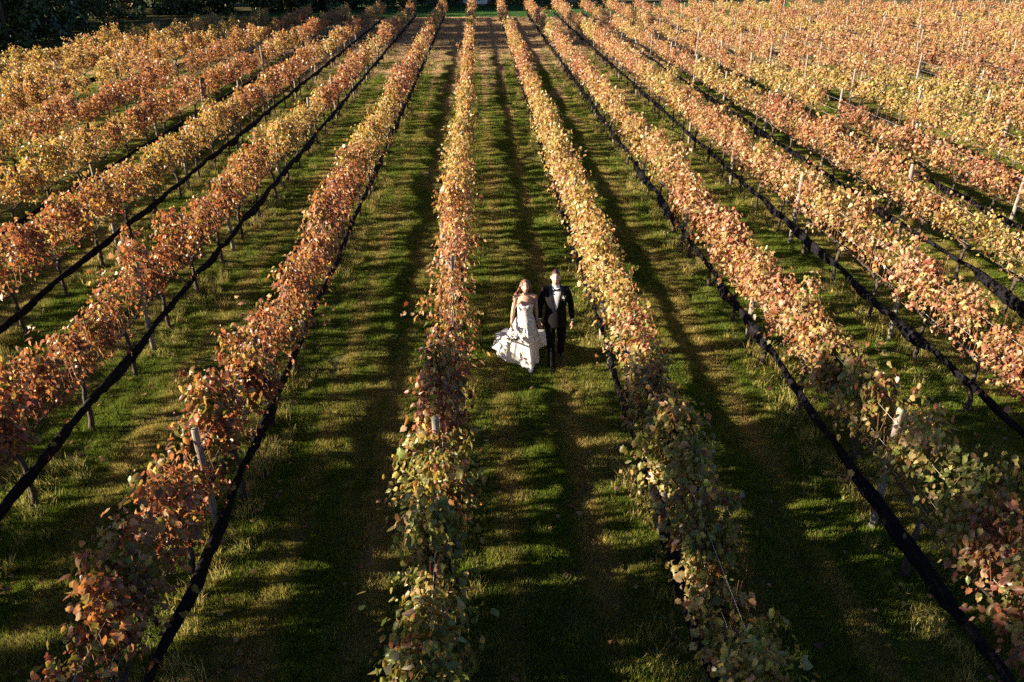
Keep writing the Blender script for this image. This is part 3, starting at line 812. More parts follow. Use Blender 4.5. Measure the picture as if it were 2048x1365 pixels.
# more of the wood, standing behind its front trees
rw = random.Random(21); wood = []
for i in range(16):
    f = i / 15
    x = -46 + rw.uniform(-1.5, 1.5) + (0 if f < .45 else (f - .45) * 62); y = (60 + 85 * f if f < .45 else 100 + (f - .45) * 22) + rw.uniform(-1, 1)
    tree('tree', x, y, rw.uniform(11, 15), rw.uniform(3.6, 4.4), 'dark tree deep in the wood, %s from the left in its back rank' % ordinal(i + 1), 4300 + i, base=.0, nclump=70, per=46, size=.34, cols=DARK, group='trees in the back rank of the wood')
for i in range(14):
    f = i / 13; x = -33.5 - rw.uniform(0, 1.5) if f < .5 else -33 + (f - .5) * 56; y = 54 + 68 * f if f < .5 else 91 + (f - .5) * 20
    tree('shrub', x + rw.uniform(-.6, .6), y + rw.uniform(-.6, .6), rw.uniform(2.2, 3.6), rw.uniform(1.7, 2.3), 'low dark shrub along the edge of the wood, %s from the left' % ordinal(i + 1), 4400 + i, base=.0, nclump=36, per=40, size=.2, cols=DARK if i % 4 else OLIVE, group='shrubs along the edge of the wood', cat='shrub')

# ------------------------------------------------------------------ gazebo beyond the lawn
M_WHITE = mat_plain('white_paint', (.78, .78, .76), .5, .4, noise=.06, nscale=8)
M_BRICK = mat_plain('brown_base_boards', (.20, .115, .075), .85, .2, noise=.3, nscale=6, bump=.3)
M_SHING = mat_plain('grey_shingles', (.14, .13, .125), .9, .2, noise=.3, nscale=5, bump=.4)
gz = empty('gazebo', (.05, 103.6, 0), R(10)); tag(gz, 'white octagonal gazebo with railings beyond the lawn at the top centre', 'gazebo')
GR = 1.75
def octp(r, i, z): a = math.pi / 8 + math.pi / 4 * i; return (r * math.cos(a), r * math.sin(a), z)
def octprism(mb, r, z0, z1, r1=None):
    r1 = r if r1 is None else r1
    V = [octp(r, i, z0) for i in range(8)] + [octp(r1, i, z1) for i in range(8)]
    mb.add(V, [(i, (i + 1) % 8, 8 + (i + 1) % 8, 8 + i) for i in range(8)] + [tuple(range(7, -1, -1)), tuple(range(8, 16))]); return mb
octprism(MB(), GR - .02, -.02, .24).build('base', M_BRICK, gz, smooth=False)
octprism(MB(), GR + .12, .24, .36).build('floor', M_WHITE, gz, smooth=False)
for i in range(8):
    p = octp(GR, i, 0); a = math.pi / 8 + math.pi / 4 * i
    MB().box((p[0], p[1], 1.56), (.15, .15, 2.4), a).build('post', M_WHITE, gz, smooth=False)
    if i == 1: continue
    q = octp(GR, (i + 1) % 8, 0); cx, cy = (p[0] + q[0]) / 2, (p[1] + q[1]) / 2; an = math.atan2(q[1] - p[1], q[0] - p[0]); L = math.hypot(q[0] - p[0], q[1] - p[1]) - .16
    rl = MB(); rl.box((cx, cy, 1.22), (L, .07, .08), an); rl.box((cx, cy, .50), (L, .06, .07), an)
    ro = rl.build('railing', M_WHITE, gz, smooth=False)
    nb = 9
    bmesh_b = MB().box((0, 0, .86), (.045, .045, .64), an).mesh('baluster', M_WHITE, False)
    for b in range(nb):
        t = (b + .5) / nb - .5
        link('baluster', bmesh_b, ro, (cx + math.cos(an) * L * t, cy + math.sin(an) * L * t, 0))
octprism(MB(), GR + .15, 2.76, 2.96).build('beam', M_WHITE, gz, smooth=False)
rf = octprism(MB(), GR + .45, 2.96, 4.3, .12).build('roof', M_SHING, gz, smooth=False)
MB().tube([(0, 0, 4.3), (0, 0, 4.5), (0, 0, 4.75)], [.1, .12, .02], 8).build('finial', M_WHITE, rf)
for s in range(2): MB().box((-.05 + 0, GR + .35 + .28 * s, .20 - .11 * s), (1.0, .3, .09)).build('step', M_WHITE, gz, smooth=False)

# a stake and stones by the sunlit grass strip at the edge of the wood
mb = MB(); mb.tube([(0, 0, -.05), (.03, 0, .7), (-.02, .02, 1.35)], [.09, .085, .07], 9)
tag(mb.build('tree_stump', M_POST, None, (-33.6, 86.2, 0)), 'short pale broken trunk standing at the edge of the left wood', 'stump')

# ------------------------------------------------------------------ people
M_SKIN = mat_plain('skin', (.52, .32, .24), .55, .35, noise=.06, nscale=30)
M_SKIN2 = mat_plain('skin_warm', (.52, .31, .225), .55, .35, noise=.06, nscale=30)
M_SUIT = mat_plain('black_wool', (.006, .006, .007), .85, .15, noise=.3, nscale=60, bump=.15, sheen=.04)
M_SATIN = mat_plain('black_satin', (.012, .012, .014), .3, .5)
M_SHIRT = mat_plain('white_cotton', (.80, .80, .82), .7, .3, bump=.2, nscale=25)
M_SHOE = mat_plain('black_leather', (.008, .008, .009), .22, .5)
M_HAIRB = mat_plain('brown_hair', (.17, .078, .037), .45, .5, noise=.5, nscale=40, bump=.5)
M_HAIRG = mat_plain('dark_brown_hair', (.045, .022, .013), .5, .45, noise=.5, nscale=45, bump=.5)
M_EYEW = mat_plain('eye_white', (.75, .72, .70), .3, .5)
M_IRIS = mat_plain('dark_iris', (.03, .02, .015), .2, .5)
M_LIP = mat_plain('lip', (.42, .15, .13), .45, .4)
M_TEETH = mat_plain('teeth', (.8, .78, .72), .3, .5)
def mat_dress(name, lace):
    m, N, L, P = mat_new(name)
    tc = N.new('ShaderNodeTexCoord')
    P.inputs['Roughness'].default_value = .5; P.inputs['Specular IOR Level'].default_value = .35
    if lace:
        vo = N.new('ShaderNodeTexVoronoi'); vo.inputs['Scale'].default_value = 55; L.new(tc.outputs['Object'], vo.inputs['Vector'])
        nz = N.new('ShaderNodeTexNoise'); nz.inputs['Scale'].default_value = 38; nz.inputs['Detail'].default_value = 4; L.new(tc.outputs['Object'], nz.inputs['Vector'])
        cr = N.new('ShaderNodeValToRGB'); e = cr.color_ramp.elements; e[0].position = .40; e[0].color = (.66, .65, .64, 1); e[1].position = .58; e[1].color = (.86, .85, .82, 1)
        L.new(nz.outputs['Fac'], cr.inputs['Fac']); L.new(cr.outputs['Color'], P.inputs['Base Color'])
        b = N.new('ShaderNodeBump'); b.inputs['Strength'].default_value = .5; b.inputs['Distance'].default_value = .004
        L.new(vo.outputs['Distance'], b.inputs['Height']); L.new(b.outputs['Normal'], P.inputs['Normal'])
    else:
        nz = N.new('ShaderNodeTexNoise'); nz.inputs['Scale'].default_value = 6; nz.inputs['Detail'].default_value = 4; L.new(tc.outputs['Object'], nz.inputs['Vector'])
        P.inputs['Base Color'].default_value = (.92, .90, .87, 1)
        b = N.new('ShaderNodeBump'); b.inputs['Strength'].default_value = .10; b.inputs['Distance'].default_value = .02
        L.new(nz.outputs['Fac'], b.inputs['Height']); L.new(b.outputs['Normal'], P.inputs['Normal'])
        tr = N.new('ShaderNodeBsdfTranslucent'); tr.inputs['Color'].default_value = (.83, .79, .74, 1)
        ms = N.new('ShaderNodeMixShader'); ms.inputs['Fac'].default_value = .33
        L.new(P.outputs[0], ms.inputs[1]); L.new(tr.outputs[0], ms.inputs[2]); L.new(ms.outputs[0], N['Material Output'].inputs['Surface'])
    return m
M_LACE = mat_dress('beaded_lace', True); M_TULLE = mat_dress('ivory_tulle', False)

def fuse(name, mb, mat, parent, voxel=.007, smooth_it=3, keep=.5):
    """melt overlapping closed shapes into one continuous skin"""
    me = mb.mesh(name)
    ob = bpy.data.objects.new(name + '_raw', me); COL.objects.link(ob)
    m = ob.modifiers.new('r', 'REMESH'); m.mode = 'VOXEL'; m.voxel_size = voxel
    s = ob.modifiers.new('s', 'SMOOTH'); s.factor = .5; s.iterations = smooth_it
    d = ob.modifiers.new('d', 'DECIMATE'); d.ratio = keep
    dg = bpy.context.evaluated_depsgraph_get()
    out = bpy.data.meshes.new_from_object(ob.evaluated_get(dg)); out.name = name
    bpy.data.objects.remove(ob)
    out.materials.clear(); out.materials.append(mat)
    out.polygons.foreach_set('use_smooth', np.ones(len(out.polygons), dtype=bool))
    return link(name, out, parent)

def limb(mb, pts, rad, n=14): mb.tube(pts, rad, n); mb.sphere(pts[0], rad[0], n, 8); mb.sphere(pts[-1], rad[-1], n, 8)

def hand(mb, wrist, d, palm_n, curl=.5, s=1.0, thumb_side=1):
    """palm and five bent fingers; d along the hand, palm_n out of the palm"""
    w = Vector(wrist); d = Vector(d).normalized(); n = Vector(palm_n); n = (n - d * n.dot(d)).normalized(); a = d.cross(n) * thumb_side
    for i in range(5):
        c = w + d * (.018 + .016 * i) * s
        for j in (-1.5, -.5, .5, 1.5): mb.sphere(c + a * j * .019 * s, (.0145 * s,) * 3, 8, 6)
    for j, (L, r) in enumerate(((.062, .0092), (.078, .0098), (.084, .0098), (.076, .0095))[::1]):
        p = w + d * .086 * s + a * ((1.5 - j) * .0205 * s) if False else w + d * .086 * s + a * ((j - 1.5) * -.0205 * s)
        L = (.070, .080, .076, .060)[j] * s; dirv = d.copy(); pts = [p]
        for q, fr in enumerate((.45, .32, .23)):
            ang = curl * (.55, .8, .6)[q]
            dirv = (dirv * math.cos(ang) + n * math.sin(ang)).normalized(); pts.append(pts[-1] + dirv * L * fr)
        limb(mb, pts, [.0098 * s, .0092 * s, .0085 * s, .007 * s], 8)
    t0 = w + d * .026 * s + a * .036 * s; td = (d * .72 + a * .55 + n * .42).normalized()
    t1 = t0 + td * .036 * s; t2 = t1 + (td * .8 + d * .4 + n * .2).normalized() * .028 * s
    limb(mb, [t0, t1, t2], [.0125 * s, .0108 * s, .0085 * s], 8)

def head_shape(mb, c, s=1.0, tilt=0.0, turn=0.0, jaw=1.0):
    nu, nv = 40, 30; V = []; rot = Matrix.Rotation(turn, 3, 'Z') @ Matrix.Rotation(tilt, 3, 'X')
    g = lambda x, z, cx, cz, sx, sz: math.exp(-((x - cx) / sx) ** 2 - ((z - cz) / sz) ** 2)
    def pt(a, t):
        x, y, z = math.sin(a) * math.sin(t), -math.sin(a) * math.cos(t), math.cos(a)
        X, Y, Z = x * .076, y * .098, z * .120
        lo = max(0, -z)
        X *= 1 - .30 * lo ** 1.6 * (2 - jaw); Y = Y * (1 - .10 * lo) - (.012 * lo if y < 0 else -.0 * lo)
        if y > 0 and z < 0: Y *= 1 - .35 * lo
        if y < 0:
            f = -y
            Y -= f * (.026 * g(X, Z, 0, -.020, .013, .020) + .012 * g(X, Z, 0, .012, .010, .025))
            Y += f * (.010 * g(X, Z, .031, .012, .017, .013) + .010 * g(X, Z, -.031, .012, .017, .013))
            Y -= f * (.006 * g(X, Z, 0, .036, .045, .012) + .006 * g(X, Z, 0, -.060, .024, .008) + .010 * g(X, Z, 0, -.100, .026, .016))
            Y -= f * (.006 * g(X, Z, .04, -.025, .02, .02) + .006 * g(X, Z, -.04, -.025, .02, .02))
        return rot @ Vector((X * s, Y * s, Z * s)) + Vector(c)
    V = [pt(0, 0)]
    for i in range(1, nv):
        for j in range(nu): V.append(pt(math.pi * i / nv, 2 * math.pi * j / nu))
    V.append(pt(math.pi, 0)); Fs = []
    for j in range(nu): Fs.append((0, 1 + j, 1 + (j + 1) % nu))
    for i in range(nv - 2):
        for j in range(nu):
            a = 1 + i * nu; Fs.append((a + j, a + nu + j, a + nu + (j + 1) % nu, a + (j + 1) % nu))
    b = 1 + (nv - 2) * nu
    for j in range(nu): Fs.append((b + j, len(V) - 1, b + (j + 1) % nu))
    mb.add(V, Fs)
    for sd in (-1, 1):
        e = rot @ Vector((sd * .079 * s, .008 * s, -.004 * s)) + Vector(c); mb.sphere(e, (.011 * s, .019 * s, .030 * s), 8, 7)
    return rot
def face_bits(parent, c, rot, s, smile, brow_mat):
    at = lambda x, y, z: rot @ Vector((x * s, y * s, z * s)) + Vector(c)
    for sd in (-1, 1):
        MB().sphere(at(sd * .031, -.0765, .012), .0115 * s, 10, 8).build('eye', M_EYEW, parent)
        MB().sphere(at(sd * .031, -.0855, .012), .0052 * s, 8, 6).build('iris', M_IRIS, parent)
        MB().tube([at(sd * .014, -.094, .030), at(sd * .032, -.092, .036), at(sd * .050, -.080, .031)], [.003 * s, .004 * s, .002 * s], 6).build('eyebrow', brow_mat, parent)
    w = .026 if smile else .022
    MB().tube([at(-w, -.085, -.054 + (.006 if smile else 0)), at(-.012, -.0985, -.0605), at(0, -.1005, -.062), at(.012, -.0985, -.0605), at(w, -.085, -.054 + (.006 if smile else 0))], [.002 * s, .0052 * s, .006 * s, .0052 * s, .002 * s], 6).build('lips', M_LIP, parent)
    if smile:
        MB().tube([at(-.018, -.0945, -.0555), at(0, -.1035, -.0585), at(.018, -.0945, -.0555)], [.0022 * s, .0038 * s, .0022 * s], 6).build('teeth', M_TEETH, parent)

# ---- groom
G = empty('person', (1.235, 12.36, 0))
tag(G, 'man in a black tuxedo and bow tie walking hand in hand, right of the bride', 'person')
hc = (-.012, -.035, 1.672)
RS, LS = Vector((-.195, .0, 1.435)), Vector((.195, .0, 1.435))
RE, LE = Vector((-.258, .035, 1.165)), Vector((.262, .045, 1.155))
RW, LW = Vector((-.272, -.075, .935)), Vector((.287, -.055, .905))
HIPR, HIPL = Vector((-.09, 0, .92)), Vector((.095, .01, .92))
KR, KL = Vector((-.075, -.105, .51)), Vector((.125, .045, .50))
AR, AL = Vector((-.055, -.165, .10)), Vector((.135, .255, .165))
b = MB()
TOR = [(0, 0, .86, .15, .11), (0, 0, .98, .15, .105), (0, 0, 1.12, .155, .105), (0, 0, 1.28, .175, .115), (0, 0, 1.40, .17, .105), (0, 0, 1.465, .11, .08)]
b.loft(TOR, 24); b.tube([(0, .0, 1.42), (-.004, -.01, 1.52), (-.01, -.022, 1.60)], [.062, .056, .056], 16)
rotg = head_shape(b, hc, 1.0, R(-9), R(-4), 1.05)
for S_, E_, W_ in ((RS, RE, RW), (LS, LE, LW)): limb(b, [S_, (S_ + E_) / 2, E_, (E_ + W_) / 2, W_], [.05, .046, .04, .036, .027])
for H_, K_, A_ in ((HIPR, KR, AR), (HIPL, KL, AL)): limb(b, [H_, (H_ + K_) / 2, K_, (K_ + A_) / 2, A_], [.085, .075, .055, .05, .036])
hand(b, RW + Vector((0, -.01, -.02)), (-.05, -.12, -1), (.9, .25, 0), .55, 1.0, 1)
hand(b, LW + Vector((.003, -.01, -.02)), (.02, -.12, -1), (-.9, .25, 0), .38, 1.0, -1)
fuse('body', b, M_SKIN, G, .006, 2, .5)
face_bits(G, hc, rotg, 1.0, True, M_HAIRG)
def cap_hair(parent, c, rot, s, mat, lift=1.085, hl=.315):
    V = []; Fs = []; nu, nv = 32, 12; rr = random.Random(8)
    for i in range(nv + 1):
        for j in range(nu):
            t = 2 * math.pi * j / nu; front = max(0, math.cos(t))
            amax = math.pi * (.60 - hl * front ** .6); a = amax * i / nv
            k = lift + .03 * math.sin(9 * t + 3 * a) * math.sin(a * 2) + .03 * front * math.sin(min(1, a / .7) * 2.6) + rr.uniform(-.012, .012)
            if i == nv: k = 1.0
            p = Vector((math.sin(a) * math.sin(t) * .076, -math.sin(a) * math.cos(t) * .098, math.cos(a) * .120)) * k * s
            V.append(rot @ p + Vector(c))
    for i in range(nv):
        for j in range(nu): Fs.append((i * nu + j, i * nu + (j + 1) % nu, (i + 1) * nu + (j + 1) % nu, (i + 1) * nu + j))
    return MB().add(V, Fs).build('hair', mat, parent)
cap_hair(G, hc, rotg, 1.0, M_HAIRG)
# jacket: torso and sleeves in one piece
b = MB()
JT = [(0, .005, .775, .205, .145), (0, .005, .80, .207, .147), (0, .0, .92, .197, .138), (0, -.002, 1.04, .180, .128), (0, -.004, 1.15, .183, .132), (0, -.002, 1.28, .205, .142), (0, .0, 1.37, .212, .138), (0, .004, 1.43, .195, .120), (0, .010, 1.475, .145, .095), (0, .014, 1.505, .085, .075)]
b.loft(JT, 40)
for S_, E_, W_, sd in ((RS, RE, RW, -1), (LS, LE, LW, 1)):
    limb(b, [S_ + Vector((-.02 * sd, 0, .0)), S_ + (E_ - S_) * .45, E_, E_ + (W_ - E_) * .5, W_ + (E_ - W_) * .06], [.064, .060, .053, .049, .042])
fuse('jacket', b, M_SUIT, G, .008, 4, .5)
def chest(x, z, off):
    for i in range(len(JT) - 1):
        if JT[i][2] <= z <= JT[i + 1][2]:
            f = (z - JT[i][2]) / (JT[i + 1][2] - JT[i][2]); rx = JT[i][3] + f * (JT[i + 1][3] - JT[i][3]); ry = JT[i][4] + f * (JT[i + 1][4] - JT[i][4]); cy = JT[i][1] + f * (JT[i + 1][1] - JT[i][1])
            return Vector((x, cy - ry * math.sqrt(max(.05, 1 - (x / rx) ** 2)) - off, z))
    return Vector((x, -.09 - off, z))
def strip(name, zs, lo, hi, off, mat, nx=6, thick=.006):
    V = []; Fs = []; n = nx + 1
    for z in zs:
        a, c_ = lo(z), hi(z)
        for i in range(n): V.append(chest(a + (c_ - a) * i / nx, z, off))
    m = len(V)
    for p in list(V): V.append(p + Vector((0, thick + .012, 0)))
    for q in range(len(zs) - 1):
        for i in range(nx):
            v = q * n + i; Fs.append((v, v + 1, v + n + 1, v + n)); Fs.append((m + v, m + v + n, m + v + n + 1, m + v + 1))
    for q in range(len(zs) - 1):
        for e in (0, nx): v = q * n + e; Fs.append((v, v + n, m + v + n, m + v))
    for q in (0, len(zs) - 1):
        for i in range(nx): v = q * n + i; Fs.append((v, v + 1, m + v + 1, m + v))
    return MB().add(V, Fs).build(name, mat, G)
zs = [1.10 + .40 * i / 14 for i in range(15)]
vw = lambda z: .004 + .066 * min(1, max(0, (z - 1.10) / .33)) ** .8
strip('shirt_front', zs, lambda z: -vw(z), lambda z: vw(z), .004, M_SHIRT, 10)
lw = lambda z: .012 + .045 * math.sin(min(1, max(0, (z - 1.10) / .36)) * 2.3)
strip('lapel', zs, lambda z: vw(z) - .004, lambda z: vw(z) + lw(z), .009, M_SATIN, 5)
strip('lapel', zs, lambda z: -vw(z) - lw(z), lambda z: -vw(z) + .004, .009, M_SATIN, 5)
MB().tube([(0.0, chest(0, 1.06, .004).y, 1.06), (0, chest(0, 1.06, .010).y, 1.06)], [.011, .010], 10).build('button', M_SATIN, G)
co = MB(); V = []
co.loft([(-.002, -.008, 1.475, .072, .070), (-.004, -.012, 1.50, .068, .066), (-.008, -.018, 1.535, .062, .062)], 24, caps=False)
co.build('shirt_collar', M_SHIRT, G)
bt = MB(); yb = chest(0, 1.46, 0).y - .022
for sd in (-1, 1):
    bt.add([(sd * .006, yb - .010, 1.482), (sd * .006, yb - .010, 1.468), (sd * .062, yb + .004, 1.500), (sd * .062, yb + .004, 1.450), (sd * .006, yb + .006, 1.482), (sd * .006, yb + .006, 1.468), (sd * .060, yb + .016, 1.498), (sd * .060, yb + .016, 1.452)],
           [(0, 1, 3, 2), (4, 6, 7, 5), (0, 2, 6, 4), (1, 5, 7, 3), (2, 3, 7, 6), (0, 4, 5, 1)])
bt.sphere((0, yb - .006, 1.475), (.012, .010, .012), 8, 6)
bt.build('bow_tie', M_SATIN, G)
for W_, E_ in ((RW, RE), (LW, LE)):
    d = (W_ - E_).normalized(); MB().tube([W_ - d * .03, W_ + d * .012], [.0385, .0385], 16).build('shirt_cuff', M_SHIRT, G)
M_BLOOM = mat_plain('cream_petals', (.82, .79, .70), .6, .3, noise=.08, nscale=40)
M_SAGE = mat_plain('bouquet_green', (.045, .085, .035), .6, .3, noise=.35, nscale=30)
def bloom(mb, c, r, axis, seed):
    rr = random.Random(seed); ax = Vector(axis).normalized(); c = Vector(c)
    a = ax.cross(Vector((0, 0, 1)) if abs(ax.z) < .8 else Vector((1, 0, 0))).normalized(); b_ = ax.cross(a)
    for ring, (n, rad, lift) in enumerate(((6, .95, .05), (5, .62, .35), (3, .3, .6))):
        for i in range(n):
            t = 2 * math.pi * i / n + ring * .5 + rr.uniform(-.2, .2); u = a * math.cos(t) + b_ * math.sin(t); w_ = ax.cross(u)
            p = c + ax * lift * r * .6
            q = [p + u * r * .1, p + u * r * rad * .6 + w_ * r * .38 + ax * r * .15, p + u * r * rad + w_ * r * .15 + ax * r * .32, p + u * r * rad - w_ * r * .15 + ax * r * .32, p + u * r * rad * .6 - w_ * r * .38 + ax * r * .15]
            mb.add(q, [(0, 1, 2, 3, 4)])
    mb.sphere(c, r * .45, 7, 5)
bo = MB(); pb = chest(.112, 1.335, .018)
for i, d in enumerate(((0, 0, .022), (.012, 0, 0), (-.010, 0, .004))): bloom(bo, pb + Vector(d), .019, (0.1, -1, .3), 40 + i)
bn = bo.build('boutonniere', M_BLOOM, G)
lf = MB()
for i in range(4):
    a = -.9 + i * .6; t = pb + Vector((.02 * math.sin(a), .004, -.015)); e = t + Vector((.045 * math.sin(a), -.004, -.05 * math.cos(a) + (.09 if i % 2 else 0)))
    lf.tube([t, (t + e) / 2, e], [.003, .008, .002], 5)
lf.build('sprig', M_SAGE, bn)
# trousers
b = MB(); b.loft([(0, .0, .83, .165, .125), (0, 0, .90, .172, .13), (0, 0, 1.0, .16, .12)], 28)
for H_, K_, A_ in ((HIPR, KR, AR), (HIPL, KL, AL)):
    limb(b, [H_ + Vector((0, 0, -.02)), H_ + (K_ - H_) * .5, K_, K_ + (A_ - K_) * .5, A_ + Vector((0, .0, -.03))], [.100, .092, .076, .070, .066], 18)
fuse('trousers', b, M_SUIT, G, .009, 4, .5)
def shoe(parent, heel, d, pitch, mat, s=1.0, name='shoe'):
    d = Vector(d).normalized(); V = []; Fs = []; n = 14
    sec = [(-.045, .020, .036, .050), (-.02, .034, .040, .070), (.03, .036, .038, .085), (.08, .037, .034, .075), (.13, .043, .024, .052), (.18, .045, .022, .046), (.22, .036, .018, .038), (.245, .016, .010, .026)]
    rt = d.cross(Vector((0, 0, 1))); up = Vector((0, 0, 1)); dd = (d * math.cos(pitch) - up * math.sin(pitch)); uu = (up * math.cos(pitch) + d * math.sin(pitch))
    for (x, w, zc_, h) in sec:
        for j in range(n):
            t = 2 * math.pi * j / n; zz = h * .5 + h * .5 * math.sin(t); zz = max(zz, 0.004)
            V.append(Vector(heel) + dd * x * s + rt * w * math.cos(t) * s + uu * zz * s)
    for i in range(len(sec) - 1):
        for j in range(n): Fs.append((i * n + j, i * n + (j + 1) % n, (i + 1) * n + (j + 1) % n, (i + 1) * n + j))
    Fs += [tuple(range(n - 1, -1, -1)), tuple((len(sec) - 1) * n + j for j in range(n))]
    return MB().add(V, Fs).build(name, mat, parent)
shoe(G, (AR.x, AR.y + .02, 0.018), (-.12, -1, 0), 0, M_SHOE)
shoe(G, (AL.x, AL.y + .025, .095), (.06, -1, 0), R(24), M_SHOE)

# ---- bride
B = empty('person', (.715, 12.30, 0))
tag(B, 'bride in a strapless white gown with blowing train, holding a white bouquet', 'person')
hb = (-.005, -.04, 1.545)
b = MB()
BT = [(0, 0, .84, .150, .115), (0, 0, .92, .150, .112), (0, -.002, 1.03, .118, .092), (0, -.006, 1.12, .122, .098), (0, -.012, 1.20, .138, .112), (0, -.004, 1.27, .140, .098), (0, 0, 1.335, .135, .080), (0, .004, 1.375, .085, .060)]
b.loft(BT, 28); b.tube([(0, .005, 1.35), (0, -.008, 1.42), (-.003, -.022, 1.48)], [.052, .043, .043], 14)
rotb = head_shape(b, hb, .93, R(-7), R(5), .9)
bRS, bLS = Vector((-.155, .0, 1.335)), Vector((.155, .0, 1.335))
bRE, bLE = Vector((-.205, .015, 1.09)), Vector((.195, .03, 1.09))
bRW, bLW = Vector((-.232, -.10, .895)), Vector((.215, -.02, .905))
for S_, E_, W_ in ((bRS, bRE, bRW), (bLS, bLE, bLW)): limb(b, [S_, S_ + (E_ - S_) * .4, E_, E_ + (W_ - E_) * .4, W_], [.045, .040, .033, .031, .022])
for sd in (-1, 1): limb(b, [(sd * .05, .0, 1.355), (sd * .10, .0, 1.352), (sd * .152, .0, 1.338)], [.045, .042, .042])
bH = [Vector((-.075, 0, .88)), Vector((.075, 0, .88))]; bK = [Vector((-.06, .02, .47)), Vector((.07, -.05, .48))]; bA = [Vector((-.06, .12, .12)), Vector((.085, -.085, .085))]
for h_, k_, a_ in zip(bH, bK, bA): limb(b, [h_, (h_ + k_) / 2, k_, (k_ + a_) / 2, a_], [.075, .062, .042, .036, .028])
for a_ in bA: limb(b, [a_, a_ + Vector((0, -.06, -.045)), a_ + Vector((.005, -.13, -.055))], [.03, .028, .02])
hand(b, bRW + Vector((0, -.008, -.015)), (.05, -.25, -1), (.75, -.3, 0), .95, .88, 1)
hand(b, bLW + Vector((.006, -.008, -.015)), (.18, -.05, -1), (.8, -.3, 0), .7, .88, 1)
fuse('body', b, M_SKIN2, B, .006, 2, .5)
face_bits(B, hb, rotb, .93, False, M_HAIRB)
# long loose hair blown to the viewer's left
hr = cap_hair(B, hb, rotb, .95, M_HAIRB, 1.03, .36)
hm = MB(); rr = random.Random(5)
for i in range(64):
    t = rr.uniform(-1, 1); ang = math.pi * (.5 + .5 * t * 1.12) ; s = -1 if i % 5 else 1
    a0 = rr.uniform(.24, 1.0) * math.pi * (-1 if rr.random() < .58 else 1)          # around the head, 0 = face
    el = rr.uniform(.15, .75)
    p0 = Vector(hb) + rotb @ Vector((math.sin(a0) * .078 * math.cos(el), -math.cos(a0) * .095 * math.cos(el), .11 * math.sin(el) + .01))
    side = math.sin(a0); wind = Vector((-.05 if side < 0 else -.012, .04, 0))
    p1 = Vector((hb[0] + side * .088, hb[1] + max(.0, -math.cos(a0) * .10) + .01, hb[2] - .03))
    p2 = p1 + Vector((side * .018, .02, -.10)) + wind * .45
    ln = rr.uniform(.55, 1.0)
    p3 = p2 + Vector((side * .01 + rr.uniform(-.02, .02), .015, -.10 * ln)) + wind * .75 * ln
    p4 = p3 + Vector((rr.uniform(-.02, .02), .01, -.05 * ln)) + wind * .6 * ln
    hm.tube([p0, p1, p2, p3, p4], [.013, .019, .018, .013, .003], 6)
ho = hm.build('hair', M_HAIRB, B)
# bodice
n = 48; rows_ = 16; V = []; Fs = []
def bodice_r(z):
    for i in range(len(BT) - 1):
        if BT[i][2] <= z <= BT[i + 1][2]:
            f = (z - BT[i][2]) / (BT[i + 1][2] - BT[i][2]); return [BT[i][q] + f * (BT[i + 1][q] - BT[i][q]) for q in (0, 1, 3, 4)]
    return [0, 0, BT[0][3], BT[0][4]]
for i in range(rows_ + 1):
    for j in range(n):
        t = 2 * math.pi * j / n; fr = max(0, -math.sin(t))
        top = 1.215 + .035 * fr * (abs(math.cos(t)) * 2.2 if abs(math.cos(t)) < .42 else .92) - .02 * (1 - fr)
        z = .90 + (top - .90) * i / rows_
        cx, cy, rx, ry = bodice_r(z)
        cup = .014 * math.exp(-((z - 1.195) / .04) ** 2) * math.exp(-((abs(math.cos(t)) - .45) / .25) ** 2) * fr
        V.append((cx + (rx + .009) * math.cos(t), cy + (ry + .009 + cup) * math.sin(t), z))
for i in range(rows_):
    for j in range(n): Fs.append((i * n + j, i * n + (j + 1) % n, (i + 1) * n + (j + 1) % n, (i + 1) * n + j))
bod = MB().add(V, Fs).build('bodice', M_LACE, B)
# skirt with its train: hem control points in world metres, waist to hem
HEM = [(-.03, .80, 12.09, .03, 1.0), (.08, .90, 12.20, .06, 1.0), (.16, .96, 12.40, .12, 1.1), (.23, .94, 12.62, .16, 1.3), (.29, 1.17, 12.92, .10, 1.9), (.36, 1.24, 13.22, .09, 2.1), (.42, 1.14, 13.52, .10, 2.2), (.50, .82, 13.70, .08, 2.2), (.58, .46, 13.60, .13, 2.1), (.65, .20, 13.28, .17, 1.9), (.71, .22, 12.98, .16, 1.7), (.77, .13, 12.74, .17, 1.35), (.84, .26, 12.53, .10, 1.2), (.91, .50, 12.33, .05, 1.1)]
def hem(u):
    u = (u + .03) % 1.0 - .03
    us = [h[0] for h in HEM] + [HEM[0][0] + 1]
    for i in range(len(HEM)):
        if us[i] <= u < us[i + 1]:
            f = (u - us[i]) / (us[i + 1] - us[i]); f = f * f * (3 - 2 * f); a, c_ = HEM[i], HEM[(i + 1) % len(HEM)]
            return [a[q] + f * (c_[q] - a[q]) for q in (1, 2, 3, 4)]
    return HEM[0][1:]
n, m = 168, 44; V = []; Fs = []; rr = random.Random(2)
ph = [rr.uniform(0, 6.28) for _ in range(6)]
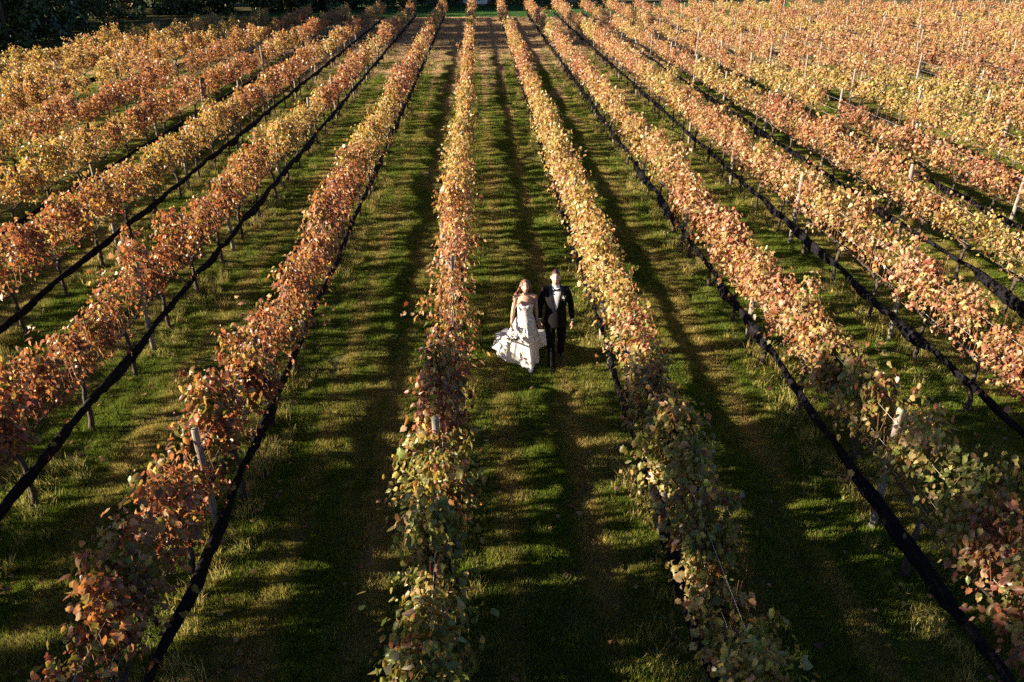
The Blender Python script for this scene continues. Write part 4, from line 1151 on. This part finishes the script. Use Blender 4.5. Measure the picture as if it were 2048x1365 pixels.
for i in range(m + 1):
    t = i / m
    for j in range(n):
        u = j / n; th = 2 * math.pi * u                       # 0 = front, then towards +X, back, -X
        hx, hy, hz, ex = hem(u); hx -= .715; hy -= 12.30
        cx, cy, rx, ry = bodice_r(.955); wx, wy = (rx + .013) * math.sin(th), -(ry + .013) * math.cos(th)
        bx, by = wx * (1.0 + .42 * min(1, t * 3.2)), wy * (1.0 + .42 * min(1, t * 3.2))
        e = ex * 1.15; f = t ** e
        x = bx + (hx - bx) * f; y = by + (hy - by) * f
        z = hz + (.955 - hz) * (1 - t) ** (1.0 + .30 * (ex - 1))
        rip = t ** 1.4 * (.016 * math.sin(17 * th + ph[0] + 1.2 * t) + .008 * math.sin(29 * th + ph[1] - 1.5 * t) + .030 * math.sin(7 * th + ph[2] + 1.0 * t))
        dx, dy = x - .02, y - .15; L = math.hypot(dx, dy) + 1e-6
        x += dx / L * rip; y += dy / L * rip
        z += t * (1 - .3 * t) * (.014 * math.sin(11 * th + ph[3] + 2 * t) + .006 * math.sin(23 * th + ph[4])) * min(1, ex - .6)
        V.append((x, y, max(z, .016)))
for i in range(m):
    for j in range(n): Fs.append((i * n + j, (i + 1) * n + j, (i + 1) * n + (j + 1) % n, i * n + (j + 1) % n))
sk = MB().add(V, Fs).build('skirt', M_TULLE, B)
# lace overlay down to the thighs
ov = []; Fo = []; mo = 20
for i in range(mo + 1):
    t = i / m
    for j in range(n):
        x, y, z = V[i * n + j]; L = math.hypot(x, y) + 1e-6; ov.append((x + x / L * .006, y + y / L * .006, z + .001))
for i in range(mo):
    for j in range(n):
        th = 2 * math.pi * j / n
        if i > 11 + 3.5 * math.sin(9 * th) + 2.5 * math.sin(23 * th + 1): continue
        Fo.append((i * n + j, (i + 1) * n + j, (i + 1) * n + (j + 1) % n, i * n + (j + 1) % n))
MB().add(ov, Fo).build('lace_overlay', M_LACE, sk)
shoe(B, (bA[1].x, bA[1].y + .01, .012), (0, -1, 0), 0, M_SHIRT, .86)

# ---- bouquet held by the bride, hanging from her right hand
Q = empty('bouquet', (.715 - .236, 12.30 - .17, .815))
tag(Q, 'small bouquet of white roses and greenery hanging from the bride\'s hand', 'bouquet')
rr = random.Random(11)
for i in range(7):
    mb = MB(); a = i * .9; mb.tube([(.012 * math.cos(a), .012 * math.sin(a), .075), (.006 * math.cos(a), .006 * math.sin(a), 0), (.04 * math.cos(a), .04 * math.sin(a) - .02, -.10)], [.0035, .0035, .003], 5); mb.build('stem', M_SAGE, Q)
for i in range(15):
    a = i * 2.4; q = math.sqrt((i + .5) / 15); d = Vector((math.cos(a) * q, math.sin(a) * q * .8 - .35, -.55 + .45 * q)).normalized()
    c = Vector((0, -.07, -.125)) + Vector((math.cos(a) * q * .095, math.sin(a) * q * .07 - .035, -.035 + .05 * q * q))
    mb = MB(); bloom(mb, c, rr.uniform(.032, .044), (d.x, d.y - .4, d.z * .4 + .15), 60 + i); mb.build('bloom', M_BLOOM, Q)
for i in range(16):
    a = i * 2.39 + .4; c = Vector((math.cos(a) * .07, math.sin(a) * .055 - .08, -.11)); e = c + Vector((math.cos(a) * .095, math.sin(a) * .06 - .03, rr.uniform(-.05, .07)))
    mb = MB(); w_ = Vector((-math.sin(a), math.cos(a), .3)) * .022; md_ = (c + e) / 2 + Vector((0, -.008, .008))
    mb.add([c, md_ + w_, e, md_ - w_, md_ + Vector((0, .006, -.004))], [(0, 1, 4), (1, 2, 4), (2, 3, 4), (3, 0, 4)]); mb.build('leaf', M_SAGE, Q)
